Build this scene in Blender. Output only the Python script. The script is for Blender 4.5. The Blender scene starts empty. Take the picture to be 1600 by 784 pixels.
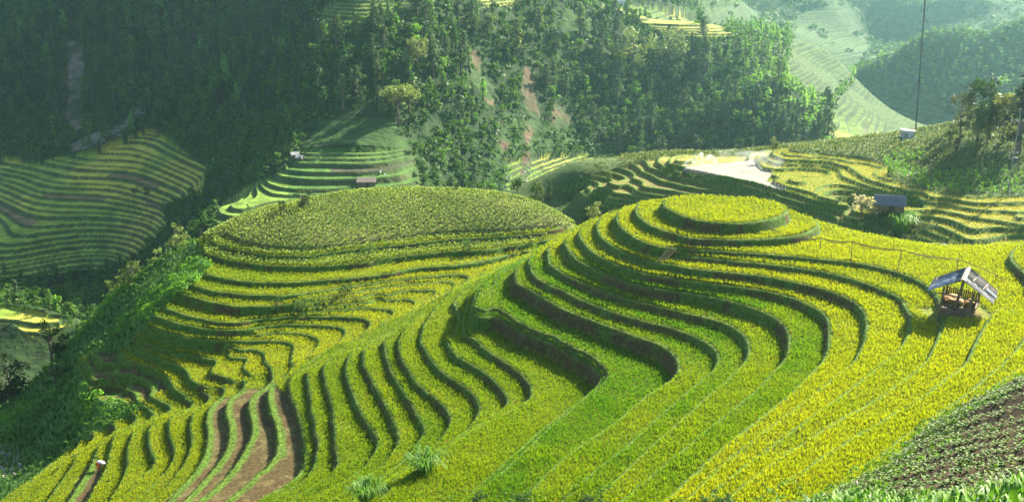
import bpy, bmesh, math, random
import numpy as np
from mathutils import Vector, Matrix
random.seed(7); RNG = np.random.default_rng(7)
SC = bpy.context.scene; COL = SC.collection
FP = 1715.0; PITCH = math.radians(16.7); CP, SP = math.cos(PITCH), math.sin(PITCH)

# ------------------------------------------------ camera, light, air
cam_d = bpy.data.cameras.new('camera'); cam = bpy.data.objects.new('camera', cam_d); COL.objects.link(cam)
cam.location = (0, 0, 0); cam.rotation_euler = (math.radians(90 - 16.7), 0, 0)
cam_d.sensor_width = 36; cam_d.lens = 36 * FP / 1600; cam_d.clip_start = 0.5; cam_d.clip_end = 6000
SC.camera = cam
SUN_AZ, SUN_EL = math.radians(48), math.radians(33)      # azimuth measured from +y (ahead) towards +x (right)
w = bpy.data.worlds.new('World'); SC.world = w; w.use_nodes = True
nt = w.node_tree; nt.nodes.clear()
sky = nt.nodes.new('ShaderNodeTexSky'); sky.sky_type = 'NISHITA'; sky.sun_disc = False
sky.sun_elevation = SUN_EL; sky.sun_rotation = SUN_AZ; sky.altitude = 1000; sky.air_density = 1.0; sky.dust_density = 3.0
bg = nt.nodes.new('ShaderNodeBackground'); bg.inputs['Strength'].default_value = 0.08
wo = nt.nodes.new('ShaderNodeOutputWorld'); nt.links.new(sky.outputs[0], bg.inputs[0]); nt.links.new(bg.outputs[0], wo.inputs[0])
sd = bpy.data.lights.new('sun', 'SUN'); sd.energy = 5.0; sd.angle = math.radians(0.5); sd.color = (1.0, 0.92, 0.74)
sun = bpy.data.objects.new('sun', sd); COL.objects.link(sun)
sdir = Vector((math.sin(SUN_AZ) * math.cos(SUN_EL), math.cos(SUN_AZ) * math.cos(SUN_EL), math.sin(SUN_EL)))
sun.rotation_euler = sdir.to_track_quat('Z', 'Y').to_euler(); sun.location = (200, 200, 200)
vs = SC.view_settings; vs.view_transform = 'Standard'; vs.look = 'None'; vs.gamma = 1; vs.use_curve_mapping = False
vs.exposure = 2.12
cy = SC.cycles; cy.max_bounces = 6; cy.diffuse_bounces = 3; cy.transmission_bounces = 4; cy.volume_bounces = 1
cy.transparent_max_bounces = 6; cy.sample_clamp_indirect = 6; cy.use_denoising = True
HAZE_DENSITY = 0.00016

# ------------------------------------------------ helpers
def ray(px, py):
    u = (np.asarray(px, float) - 800) / FP; v = (392 - np.asarray(py, float)) / FP
    return u, CP + SP * v, -SP + CP * v                  # x, y, z of the sight line
def atZ(px, py, z):
    x, y, zz = ray(px, py); t = z / zz; return x * t, y * t
def atY(px, py, Y):
    x, y, zz = ray(px, py); t = Y / y; return x * t, Y + 0 * t, zz * t
def project(x, y, z):
    d = y * CP - z * SP; up = y * SP + z * CP
    d = np.where(d < 1, 1, d)
    return 800 + FP * x / d, 392 - FP * up / d
def inpoly(px, py, poly):
    px = np.asarray(px); py = np.asarray(py); r = np.zeros(px.shape, bool); n = len(poly)
    for i in range(n):
        x1, y1 = poly[i]; x2, y2 = poly[(i + 1) % n]
        if y1 == y2: continue
        c = ((y1 > py) != (y2 > py)) & (px < (x2 - x1) * (py - y1) / (y2 - y1) + x1); r ^= c
    return r
def vnoise(x, y, s, seed=0):                             # smooth value noise in 0..1
    x = np.asarray(x) / s; y = np.asarray(y) / s; xi = np.floor(x).astype(np.int64); yi = np.floor(y).astype(np.int64)
    fx = x - xi; fy = y - yi; fx = fx * fx * (3 - 2 * fx); fy = fy * fy * (3 - 2 * fy)
    def h(a, b):
        n = (a * 374761393 + b * 668265263 + seed * 1442695041) & 0x7fffffff
        n = ((n ^ (n >> 13)) * 1274126177) & 0x7fffffff; return ((n ^ (n >> 16)) & 0xffff) / 65535.0
    return (h(xi, yi) * (1 - fx) + h(xi + 1, yi) * fx) * (1 - fy) + (h(xi, yi + 1) * (1 - fx) + h(xi + 1, yi + 1) * fx) * fy
def fbm(x, y, s, o=4, seed=0):
    r = 0; a = 1; t = 0
    for i in range(o): r = r + a * vnoise(x, y, s / 2 ** i, seed + i * 17); t += a; a *= .5
    return r / t - .5
def sstep(a, b, x): t = np.clip((x - a) / (b - a), 0, 1); return t * t * (3 - 2 * t)

class TPS:                                               # smooth surface through scattered heights
    def __init__(s, P, z, lam=0.0):
        P = np.asarray(P, float); s.P = P; n = len(P); s.c = P.mean(0); s.k = 1 / P.std()
        Q = (P - s.c) * s.k; s.Q = Q; K = s.phi(((Q[:, None] - Q[None]) ** 2).sum(-1)); K[np.diag_indices(n)] += lam
        A = np.zeros((n + 3, n + 3)); A[:n, :n] = K; A[:n, n] = 1; A[:n, n + 1:] = Q; A[n, :n] = 1; A[n + 1:, :n] = Q.T
        s.w = np.linalg.solve(A, np.r_[z, 0, 0, 0])
    @staticmethod
    def phi(r2): return np.where(r2 < 1e-18, 0, .5 * r2 * np.log(np.maximum(r2, 1e-18)))
    def __call__(s, x, y):
        x = np.asarray(x, float); sh = x.shape; Q = (np.c_[x.ravel(), np.asarray(y, float).ravel()] - s.c) * s.k; o = np.empty(len(Q)); n = len(s.Q)
        for i in range(0, len(Q), 4000):
            q = Q[i:i + 4000]; o[i:i + 4000] = s.phi(((q[:, None] - s.Q[None]) ** 2).sum(-1)) @ s.w[:n] + s.w[n] + q @ s.w[n + 1:]
        return o.reshape(sh)
class Grid:                                              # cubic lookup in a coarse sampled surface
    def __init__(s, f, x0, x1, y0, y1, st):
        s.x0, s.y0, s.st = x0, y0, st; s.nx = int((x1 - x0) / st) + 1; s.ny = int((y1 - y0) / st) + 1
        X, Y = np.meshgrid(x0 + st * np.arange(s.nx), y0 + st * np.arange(s.ny)); s.A = f(X, Y)
    def __call__(s, x, y):
        u = np.clip((np.asarray(x) - s.x0) / s.st, 1, s.nx - 2.001); v = np.clip((np.asarray(y) - s.y0) / s.st, 1, s.ny - 2.001)
        i = np.clip(u.astype(int), 1, s.nx - 3); j = np.clip(v.astype(int), 1, s.ny - 3); a = u - i; b = v - j
        def wts(t): return (-.5 * t + t * t - .5 * t ** 3, 1 - 2.5 * t * t + 1.5 * t ** 3, .5 * t + 2 * t * t - 1.5 * t ** 3, -.5 * t * t + .5 * t ** 3)
        wa, wb = wts(a), wts(b); r = 0
        for q in range(4):
            for p in range(4): r = r + wb[q] * wa[p] * s.A[j - 1 + q, i - 1 + p]
        return r

def link_mesh(name, V, F, mat, col=None, parent=None, smooth=False, mats=None, midx=None):
    """V (n,3) numpy; F list of tuples or (m,k) numpy array"""
    me = bpy.data.meshes.new(name); V = np.asarray(V, np.float32)
    if isinstance(F, np.ndarray):
        m, k = F.shape; me.vertices.add(len(V)); me.vertices.foreach_set('co', V.ravel())
        me.loops.add(m * k); me.loops.foreach_set('vertex_index', F.astype(np.int32).ravel())
        me.polygons.add(m); me.polygons.foreach_set('loop_start', (np.arange(m) * k).astype(np.int32))
        me.update(calc_edges=True)
    else: me.from_pydata([tuple(map(float, v)) for v in V], [], F)
    if smooth: me.polygons.foreach_set('use_smooth', np.ones(len(me.polygons), bool))
    if col is not None:
        c = me.color_attributes.new('tint', 'BYTE_COLOR' if False else 'FLOAT_COLOR', 'POINT')
        C4 = np.ones((len(V), 4), np.float32); C4[:, :3] = col; c.data.foreach_set('color', C4.ravel())
    for q in (mats or [mat]): me.materials.append(q)
    if midx is not None: me.polygons.foreach_set('material_index', np.asarray(midx, np.int32))
    o = bpy.data.objects.new(name, me); COL.objects.link(o)
    if parent: o.parent = parent
    return o
def tag(o, label=None, cat=None, group=None, kind=None):
    if label: o['label'] = label
    if cat: o['category'] = cat
    if group: o['group'] = group
    if kind: o['kind'] = kind
    return o
def empty(name, loc, rz=0, **k):
    o = bpy.data.objects.new(name, None); o.empty_display_size = .3; COL.objects.link(o); o.location = loc; o.rotation_euler.z = rz; return tag(o, **k)
def copy_tree(root, parent=None):
    c = root.copy(); COL.objects.link(c)
    if parent: c.parent = parent
    for ch in root.children: copy_tree(ch, c)
    return c

# ------------------------------------------------ materials
def new_mat(name):
    m = bpy.data.materials.new(name); m.use_nodes = True; m.node_tree.nodes.clear(); return m, m.node_tree
def N(t, ty, **k):
    n = t.nodes.new(ty)
    for a, b in k.items(): setattr(n, a, b)
    return n
def ground_mat(name, scale=3.0, amount=.45, rough=.95, bump=.15, bscale=14):
    """colour carried by the surface (its cover), broken up by noise"""
    m, t = new_mat(name); L = t.links
    at = N(t, 'ShaderNodeAttribute', attribute_name='tint'); g = N(t, 'ShaderNodeNewGeometry')
    n1 = N(t, 'ShaderNodeTexNoise'); n1.inputs['Scale'].default_value = scale; n1.inputs['Detail'].default_value = 5; L.new(g.outputs['Position'], n1.inputs['Vector'])
    n2 = N(t, 'ShaderNodeTexNoise'); n2.inputs['Scale'].default_value = bscale; n2.inputs['Detail'].default_value = 3; L.new(g.outputs['Position'], n2.inputs['Vector'])
    mr = N(t, 'ShaderNodeMapRange'); mr.inputs['From Min'].default_value = .3; mr.inputs['From Max'].default_value = .7
    mr.inputs['To Min'].default_value = 1 - amount; mr.inputs['To Max'].default_value = 1 + amount; L.new(n1.outputs['Fac'], mr.inputs['Value'])
    mx = N(t, 'ShaderNodeVectorMath', operation='SCALE'); L.new(at.outputs['Color'], mx.inputs[0]); L.new(mr.outputs[0], mx.inputs['Scale'])
    b = N(t, 'ShaderNodeBsdfPrincipled'); b.inputs['Roughness'].default_value = rough; b.inputs['Specular IOR Level'].default_value = .15
    bp = N(t, 'ShaderNodeBump'); bp.inputs['Strength'].default_value = .6; bp.inputs['Distance'].default_value = bump; L.new(n2.outputs['Fac'], bp.inputs['Height'])
    L.new(mx.outputs[0], b.inputs['Base Color']); L.new(bp.outputs[0], b.inputs['Normal'])
    o = N(t, 'ShaderNodeOutputMaterial'); L.new(b.outputs[0], o.inputs['Surface']); return m
def leaf_mat(name, color=None, trans=.45, gain=(1.15, 1.25, .6), var=.25, rough=.6):
    """thin leaf: reflects and lets light through; colour from 'tint' attribute or constant"""
    m, t = new_mat(name); L = t.links
    if color is None: c = N(t, 'ShaderNodeAttribute', attribute_name='tint').outputs['Color']
    else:
        rgb = N(t, 'ShaderNodeRGB'); rgb.outputs[0].default_value = (*color, 1); c = rgb.outputs[0]
    if var:
        oi = N(t, 'ShaderNodeObjectInfo'); g = N(t, 'ShaderNodeTexCoord'); n = N(t, 'ShaderNodeTexNoise'); n.inputs['Scale'].default_value = 1.3; L.new(g.outputs['Object'], n.inputs['Vector'])
        ad = N(t, 'ShaderNodeMath', operation='ADD'); L.new(oi.outputs['Random'], ad.inputs[0]); L.new(n.outputs['Fac'], ad.inputs[1])
        mr = N(t, 'ShaderNodeMapRange'); mr.inputs['From Min'].default_value = .4; mr.inputs['From Max'].default_value = 1.6; mr.inputs['To Min'].default_value = 1 - var; mr.inputs['To Max'].default_value = 1 + var; L.new(ad.outputs[0], mr.inputs['Value'])
        s = N(t, 'ShaderNodeVectorMath', operation='SCALE'); L.new(c, s.inputs[0]); L.new(mr.outputs[0], s.inputs['Scale']); c = s.outputs[0]
    d = N(t, 'ShaderNodeBsdfPrincipled'); d.inputs['Roughness'].default_value = rough; d.inputs['Specular IOR Level'].default_value = .25; L.new(c, d.inputs['Base Color'])
    tr = N(t, 'ShaderNodeBsdfTranslucent'); mu = N(t, 'ShaderNodeVectorMath', operation='MULTIPLY'); mu.inputs[1].default_value = gain; L.new(c, mu.inputs[0]); L.new(mu.outputs[0], tr.inputs['Color'])
    mi = N(t, 'ShaderNodeMixShader'); mi.inputs[0].default_value = trans; L.new(d.outputs[0], mi.inputs[1]); L.new(tr.outputs[0], mi.inputs[2])
    o = N(t, 'ShaderNodeOutputMaterial'); L.new(mi.outputs[0], o.inputs['Surface']); return m
def plain_mat(name, color, rough=.8, var=.25, scale=6, metal=0, stretch=(1, 1, 1), bump=.01, color2=None):
    m, t = new_mat(name); L = t.links; g = N(t, 'ShaderNodeTexCoord'); mp = N(t, 'ShaderNodeMapping'); mp.inputs['Scale'].default_value = stretch; L.new(g.outputs['Object'], mp.inputs[0])
    n = N(t, 'ShaderNodeTexNoise'); n.inputs['Scale'].default_value = scale; n.inputs['Detail'].default_value = 6; L.new(mp.outputs[0], n.inputs['Vector'])
    r = N(t, 'ShaderNodeValToRGB'); c2 = color2 or tuple(min(1, v * (1 + var)) for v in color); c1 = tuple(v * (1 - var) for v in color)
    r.color_ramp.elements[0].color = (*c1, 1); r.color_ramp.elements[1].color = (*c2, 1); r.color_ramp.elements[0].position = .35; r.color_ramp.elements[1].position = .65
    L.new(n.outputs['Fac'], r.inputs[0]); b = N(t, 'ShaderNodeBsdfPrincipled'); b.inputs['Roughness'].default_value = rough; b.inputs['Metallic'].default_value = metal; b.inputs['Specular IOR Level'].default_value = .3
    L.new(r.outputs[0], b.inputs['Base Color']); bp = N(t, 'ShaderNodeBump'); bp.inputs['Distance'].default_value = bump; bp.inputs['Strength'].default_value = .5; L.new(n.outputs['Fac'], bp.inputs['Height']); L.new(bp.outputs[0], b.inputs['Normal'])
    o = N(t, 'ShaderNodeOutputMaterial'); L.new(b.outputs[0], o.inputs['Surface']); return m
M_ground = ground_mat('soil_and_grass_cover')
M_far = ground_mat('mountain_cover', scale=.25, amount=.4, bump=1.0, bscale=.5)
M_rice = leaf_mat('rice_leaf', trans=.5, gain=(1.25, 1.2, .5), var=0)
M_grass = leaf_mat('grass_blade', trans=.4, gain=(1.2, 1.3, .6), var=0)
M_leaf = leaf_mat('tree_leaf', trans=.45, var=.2)
M_bark = plain_mat('bark', (.13, .10, .075), stretch=(1, 1, .2))
# ------------------------------------------------ near hills: rice terraces traced as contours (photo pixels), each at its own soil level
NZ = [-29.7, -30.9, -31.75, -32.3, -32.9, -33.75, -34.6, -35.7, -36.5, -37.25, -38.75, -39.2, -40.75]
while len(NZ) < 40: NZ.append(NZ[-1] - .7)
UP = [-29.7 + .9 * i for i in range(1, 14)]              # levels above the summit terrace (camera-side slope)
HZ = {13: -41.5, 14: -42.3, 15: -43.0, 16: -43.8, 17: -44.5, 18: -44.9, 19: -45.2, 20: -45.6, 21: -46.0, 22: -46.4, 23: -47.0, 24: -47.5, 25: -47.9, 26: -48.4, 27: -48.9,
      28: -49.4, 29: -50.2, 30: -51.1, 31: -52.0, 32: -52.6, 33: -53.2, 34: -54.2, 35: -55.2, 36: -56.1, 37: -57, 38: -58, 12: -40.5, 11: -39.5, 10: -38.5, 9: -37}
def lev(k): return HZ[int(k[1:])] if isinstance(k, str) else NZ[k] if k >= 0 else UP[-k - 1]
CT = [  # (level, points, closed)
 (0, [(1040,311),(1032,321),(1046,331),(1073,342),(1107,348.5),(1145,351),(1184,348),(1214,342),(1230,335),(1233,326),(1215,317),(1180,312),(1130,308),(1085,307),(1055,308),(1040,311)]),
 (1, [(1000,317),(992,326),(993,335),(1003,347),(1020,356.5),(1049,365),(1068,370),(1084,374),(1119,375),(1164,376),(1210,374),(1249,369),(1268,363),(1280,356),(1279,347),(1268,341),(1250,335)]),
 (2, [(975,324),(962,335),(961,345),(972,360),(991,374),(1020,386),(1050,391),(1077,389),(1134,395),(1207,399.5),(1272,406),(1330,411.5),(1368,418),(1400,427),(1434,440),(1450,452),(1466,470),(1474,490),(1472,504),(1460,535),(1445,567),(1390,610),(1320,650),(1255,690),(1195,730),(1120,790)]),
 (3, [(1062,399),(1100,404),(1196,414),(1272,424),(1330,437),(1368,451),(1403,467),(1413,482),(1421,497),(1416,525),(1405,545),(1350,590),(1275,645),(1200,700),(1140,745),(1090,790)]),
 (4, [(940,338),(932,349),(932,360),(938,372),(957,387),(991,402),(1024,411),(1066,420),(1130,427),(1200,434),(1272,450),(1310,462),(1333,474),(1347,487),(1351,502),(1350,530),(1332,567),(1270,615),(1190,675),(1125,725),(1060,790)]),
 (5, [(920,345),(906,358),(903,372),(915,387),(934,402),(963,416),(1007,430),(1053,436),(1107,444),(1168,452),(1215,459),(1253,474),(1278,485),(1291,499),(1293,514),(1293,544),(1283,566),(1239,611),(1195,647),(1120,706),(1035,784)]),
 (6, [(900,355),(884,372),(880,379),(886,393),(903,410),(938,424),(976,441),(1015,451),(1064,458),(1126,468),(1168,481),(1207,497),(1222,510),(1230,525),(1231,544),(1226,561),(1212,576),(1184,607),(1141,641),(1060,706),(965,784)]),
 (7, [(875,370),(857,384),(855,399),(857,414),(880,430),(900,439),(938,455),(986,470),(1053,487),(1110,500),(1138,510),(1163,527),(1170,544),(1166,561),(1149,580),(1090,632),(1010,702),(925,784)]),
 (8, [(850,383),(832,396),(824,407),(829,422),(834,435),(853,446),(884,458),(903,469),(948,487),(996,502),(1048,514),(1086,529),(1111,542),(1121,555.5),(1117,573),(1103,588),(1040,640),(973,701),(910,749),(875,784)]),
 (9, [(833,396),(815,408),(803,424),(805,443),(834,458),(872,481),(895,491),(930,504),(957,514),(1000,530),(1029,539),(1050,555),(1058,571),(1057,584),(1042,598),(1015,615),(952,666),(895,703),(850,742),(812,784)]),
 (10,[(812,408),(785,425),(775,440),(771,460),(776,475),(782,487),(803,502),(822,514),(857,525),(891,543),(920,555.5),(939,573),(947,582),(943,597),(922,615),(891,638),(863,661),(815,707),(765,753),(725,790)]),
 (11,[(790,416),(765,429),(745,447),(738,465),(734,485),(742,495),(760,498),(778,496),(798,508),(822,522),(857,533),(889,551),(916,565),(932,580),(939,590),(935,602),(915,618),(882,644),(850,668),(800,712),(750,758),(715,790)]),
 (12,[(770,425),(752,436),(733,462),(729,490),(725,517),(757,548),(784,566),(807,582),(824,600),(828,615),(815,634),(767,656),(729,679),(700,698),(665,722),(620,754),(580,790)]),
 (13,[(735,443),(720,455),(707,470),(700,490),(692,510),(694,530),(706,555),(734,571),(763,588),(780,607),(789,618),(793,628),(783,642),(740,668),(700,694),(655,722),(608,752),(560,790)]),
 (14,[(705,455),(680,480),(662,508),(656,532),(668,557),(681,575),(700,592),(714,599),(732,612),(745,628),(748,639),(741,656),(728,673),(690,700),(640,730),(590,762),(555,784)]),
 (15,[(680,468),(655,490),(632,512),(620,535),(623,560),(636,580),(648,600),(668,617),(690,632),(700,647),(703,660),(695,675),(680,692),(645,722),(600,752),(545,784)]),
 (16,[(640,500),(612,520),(599,533),(601,553),(609,580),(621,601),(634,620),(649,647),(662,668),(660,682),(647,696),(632,717),(610,735),(565,765),(530,788)]),
 (17,[(600,524),(580,534),(567,545),(564,569),(576,590),(591,618),(605,643),(618,672),(622,689),(612,708),(592,730),(550,758),(505,788)]),
 (18,[(565,540),(548,552),(539,577),(543,600),(553,626),(562,645),(572,662),(588,680),(589,693),(583,712),(565,733),(530,757),(485,784)]),
 (19,[(540,548),(515,560),(503,575),(505,596),(515,622),(520,650),(521,672),(523,710),(526,728),(512,745),(485,762),(450,786)]),
 (20,[(508,560),(490,570),(479,585),(482,607),(484,642),(490,659),(490,686),(498,695),(492,711),(482,743),(465,757),(438,772),(415,790)]),
 (21,[(480,568),(460,580),(450,598),(452,618),(462,640),(472,670),(476,695),(478,720),(470,742),(440,760),(395,788)]),
 (22,[(445,588),(425,600),(417,614),(421,640),(429,665),(434,690),(430,714),(409,733),(384,756),(350,784)]),
 (23,[(415,604),(396,615),(388,630),(390,648),(394,663),(391,689),(376,710),(365,733),(338,760),(307,784)]),
 (24,[(375,610),(358,622),(353,636),(355,653),(359,682),(351,707),(334,732),(305,764),(280,788)]),
 (25,[(348,616),(332,630),(320,650),(324,682),(322,705),(307,733),(276,766),(255,788)]),
 (26,[(325,625),(303,642),(294,663),(298,691),(293,714),(263,756),(230,784)]),
 (27,[(300,632),(272,647),(259,670),(267,691),(271,714),(261,734),(219,775)]),
 (28,[(265,640),(242,655),(231,668),(231,697),(241,726),(216,749),(180,784)]),
 (29,[(238,650),(218,664),(206,680),(198,700),(199,718),(191,749),(168,784)]),
 (30,[(210,660),(187,671),(174,684),(170,705),(163,735),(134,784)]),
 (31,[(182,672),(162,688),(149,707),(140,730),(105,784)]),
 (32,[(155,685),(133,698),(119,712),(107,733),(72,784)]),
 (33,[(130,698),(105,714),(85,738),(38,784)]),
 (34,[(105,712),(80,727),(50,755),(18,784)]),
 (35,[(80,725),(45,755),(0,790)]),
 # second hill
 ('h13',[(352,360),(377,374),(420,381),(465,384),(511,381),(559,374),(620,366),(682,358.5),(735,357.5),(791,356.5),(830,352),(868,346)]),
 ('h14',[(330,378),(358,389),(416,399.6),(473,401.5),(530,393),(588,387),(640,382),(700,375),(760,372),(810,368)]),
 ('h15',[(318,395),(358,408),(416,416),(492,418),(560,412),(620,402),(700,394),(760,392),(800,386)]),
 ('h16',[(319,427),(343,435.5),(391,442),(449,443),(500,439),(570,434),(610,428),(643,420),(712,415.5),(750,410),(800,398)]),
 ('h17',[(296,446),(334,456.5),(391,462),(449,462),(500,456),(560,446),(600,441),(665,434),(703,430),(730,434)]),
 ('h18',[(540,460),(560,457),(626,446),(665,442),(693,443),(707,447)]),
 ('h19',[(276,457),(315,470),(363,479.5),(410,480),(480,474),(550,467.6),(588,463),(626,457),(655,455),(678,460)]),
 ('h20',[(560,474),(585,469),(609,464),(626,469),(643,480)]),
 ('h21',[(454,488),(500,486),(540,484),(570,481),(591,484),(611,493)]),
 ('h22',[(257,481),(286,493),(334,503),(363,506),(400,500),(425,496),(496,496),(553,497),(572,500.5),(576,509)]),
 ('h23',[(240,493),(276,506),(334,517),(380,517),(400,511),(457,508),(515,510),(534,514),(536,524)]),
 ('h24',[(405,524),(438,520),(480,525),(494,531),(495,540)]),
 ('h25',[(228,508),(253,519),(291,529),(349,533),(400,534),(438,534),(457,539),(456,550)]),
 ('h26',[(365,547),(400,548),(415,554),(411,563)]),
 ('h27',[(358,551),(377,557),(385,565),(378,573)]),
 ('h28',[(207,523),(234,538),(263,546),(310,557),(333,567),(339,575),(330,584)]),
 ('h29',[(199.5,537),(224,552),(253,563),(282,575),(297,586),(297,594)]),
 ('h30',[(182,546),(186,557),(215,571),(243,578),(266,592),(267,600)]),
 ('h31',[(142,552),(157,571),(176,582),(199.5,587),(222,594),(238,607),(234,620)]),
 ('h32',[(172,580),(180,596),(196,609),(211,622)]),
 ('h33',[(121,567),(129,588),(148,611),(163,622),(186,624)]),
 # slope towards the camera's own hill
 (1, [(1606,489),(1580,481),(1556,482),(1543,500),(1530,522),(1505,572),(1430,625),(1350,672),(1270,722),(1180,784)]),
 (0, [(1606,520),(1575,560),(1500,622),(1400,690),(1330,738),(1270,784)]),
]
CPZ = [ # free points: (px, py, z)
 (1130,330,-29.25),(1060,325,-29.5),(1190,325,-29.5),
 (1290,350,-31.3),(1350,368,-31.5),(1440,385,-31.7),(1520,390,-31.6),(1600,378,-31.2),(1600,430,-30.9),(1540,430,-31.2),(1460,420,-31.5),
 # second hill: crown and outer flank
 (640,330,-40.0),(500,335,-39.9),(420,345,-40.3),(760,330,-40.2),(640,305,-39.3),(720,300,-39.3),(800,318,-40.0),(860,340,-41.1),(520,310,-39.5),(440,325,-40.0),(370,345,-41.2),
 (300,400,-44.5),(250,430,-46.5),(200,470,-49.5),(200,440,-49.5),(160,500,-53),(100,560,-57.5),(150,540,-54.5),(60,600,-60.5),(30,640,-62),(100,640,-59),(60,680,-60.5),(20,715,-61),(0,745,-60.3),(130,670,-57.5),(170,650,-56.5),(0,680,-62.5),
 # near bank up to the camera's feet
 (1600,590,-25.6),(1500,650,-25.3),(1420,710,-25.0),(1330,770,-24.6),(1600,660,-22),(1500,720,-21.2),(1420,770,-20.5),(1600,740,-18),(1500,800,-16.8),(1600,860,-12.5),(1350,850,-17.5),(1200,860,-20),(1000,880,-24),(800,880,-31),(600,860,-38)]
CPY = [ # hidden ground behind the crests: (world x, y, z)
 (0,136,-42),(10,133,-38),(20,131,-36.5),(30,129,-36),(37,124,-35.5),(43,117,-34.5),(50,114,-34.5),(58,115,-35),(20,140,-43),(38,134,-42),(52,126,-41),(66,122,-40),
 (-15,181,-48),(-30,182,-49),(6,174,-47),(-45,172,-52),(-60,170,-60),(-70,150,-66),(-85,140,-72),(0,190,-62),(-30,200,-66),(30,145,-50),(45,145,-50),(60,140,-48),(-80,115,-64),(-95,110,-68),(22,162,-54),(50,175,-58),
 (7,20,-12.1),(11,20,-11.8),(16,21,-12.1),(9,25,-14.6),(13,25,-14.4),(3,22,-14.3),(0,12,-8),(10,12,-7.5),(-10,14,-11),(-20,20,-18),(-40,40,-36),(-50,60,-46),(-60,80,-55),(25,15,-8),(35,30,-13)]
pts = []
for k, P in CT:
    P = np.array(P, float); x, y = atZ(P[:, 0], P[:, 1], lev(k)); s = np.r_[0, np.cumsum(np.hypot(np.diff(x), np.diff(y)))]
    if s[-1] < .5: continue
    n = max(3, int(s[-1] / 2.2)); q = np.linspace(0, s[-1], n); xx = np.interp(q, s, x); yy = np.interp(q, s, y)
    pts += [(a, b, lev(k)) for a, b in zip(xx, yy)]
for px, py, z in CPZ: x, y = atZ(px, py, z); pts.append((float(x), float(y), z))
pts += CPY
pts = np.array(pts)
near_tps = TPS(pts[:, :2], pts[:, 2], lam=2e-5)
NX0, NX1, NY0, NY1 = -95, 78, 10, 185
near_s = Grid(near_tps, NX0 - 4, NX1 + 4, NY0 - 4, NY1 + 4, 1.0)
LV = np.array(sorted(UP + NZ))                            # ascending levels
LVH = np.array(sorted(HZ.values()))
HILL2 = [(-50,270),(900,270),(850,372),(760,425),(700,458),(650,484),(600,505),(560,525),(490,556),(430,577),(370,595),(310,612),(240,635),(150,690),(60,745),(-50,790)]
CORN = [(300,280),(330,330),(318,372),(352,366),(377,378),(420,385),(465,388),(511,385),(559,378),(620,370),(682,362.5),(735,361),(791,360),(830,356),(868,352),(890,356),(960,300),(700,250)]
BANKV = [(0,590),(100,520),(160,455),(235,395),(300,372),(318,400),(330,415),(318,428),(296,447),(270,465),(245,485),(232,500),(214,516),(204,530),(185,545),(150,548),(125,560),(118,572),(128,594),(146,616),(165,628),(200,628),(235,625),(170,662),(120,690),(60,735),(0,770)]
PATCH = [(1640,570),(1560,612),(1500,642),(1440,678),(1380,735),(1300,775),(1180,800),(1100,900),(2200,900),(2200,540)]
def terrace(H, g, step_w=.34, lip=.07, LV=LV):
    """H smooth height, g its gradient magnitude -> terraced height, riser share, tread-edge share, level index"""
    i = np.clip(np.searchsorted(LV, H, side='right') - 1, 0, len(LV) - 2)      # LV[i] <= H < LV[i+1]
    lo, hi = LV[i], LV[i + 1]; gm = np.maximum(g, .03)
    wr = np.minimum(step_w * (hi - lo) * gm, .55 * (hi - lo)); t = np.clip((H - (hi - wr)) / wr, 0, 1)     # 0 on the tread, 1 at the bund above
    dist = (H - lo) / gm                                                        # metres in from this tread's own edge
    z = lo + (hi - lo) * (t ** .8) + lip * sstep(.42, .2, dist / np.minimum(1, (hi - lo) / gm / 1.4)) * (t <= 0)
    return z, t, dist, i
def near_height(x, y, full=False):
    H = near_s(x, y); e = .25; gx = (near_s(x + e, y) - near_s(x - e, y)) / (2 * e); gy = (near_s(x, y + e) - near_s(x, y - e)) / (2 * e); g = np.hypot(gx, gy)
    H = H + np.where(inpoly(*project(x, y, H), HILL2), .03, .16) * g.clip(.15, .6) * fbm(x, y, 3.0, 3, 5)                # hand-made edges are never quite smooth
    px, py = project(x, y, H)
    z, t, dist, i = terrace(H, g)
    L2 = LV[np.abs(LV + 32.3) > 1e-6]; back = np.searchsorted(LV, L2); zz, tt, dd, ii = terrace(H, g, LV=L2); q = (px < 1052 + 3 * np.sin(H * 7)) & (py < 430)
    z, t, dist, i = np.where(q, zz, z), np.where(q, tt, t), np.where(q, dd, dist), np.where(q, back[ii], i)
    hill = inpoly(px, py, HILL2)
    z2, t2, d2, i2 = terrace(H, g, LV=LVH)
    for lim, drop in ((462, (18, 20, 21)), (398, (18, 20, 21, 24)), (352, (18, 20, 21, 24, 26, 27))):   # ledges that die out into one tall bank
        L2 = np.array(sorted(v for k, v in HZ.items() if k not in drop)); back = np.searchsorted(LVH, L2); zz, tt, dd, ii = terrace(H, g, LV=L2); q = px < lim + 5 * np.sin(H * 9)
        z2, t2, d2, i2 = np.where(q, zz, z2), np.where(q, tt, t2), np.where(q, dd, d2), np.where(q, back[ii], i2)
    z, t, dist, i = np.where(hill, z2, z), np.where(hill, t2, t), np.where(hill, d2, dist), np.where(hill, i2 + 100, i)
    corn = inpoly(px, py, CORN) | ((y > 128) & (H < LV[0] + 99) & (px > 300) & (py < 345) & (px < 930) & (y > 140))
    bank = inpoly(px, py, BANKV); patch = inpoly(px, py, PATCH) | (y < 30)
    bank = bank | (H < -57.5); m = (corn | bank | patch)
    rough = fbm(x, y, 6, 4, 9) * np.where(bank, 1.6, .5)
    z = np.where(m, H + rough * sstep(0, 1, 1), z)
    if not full: return z
    return z, t, dist, i, g, corn, bank, patch, px, py, H
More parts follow.
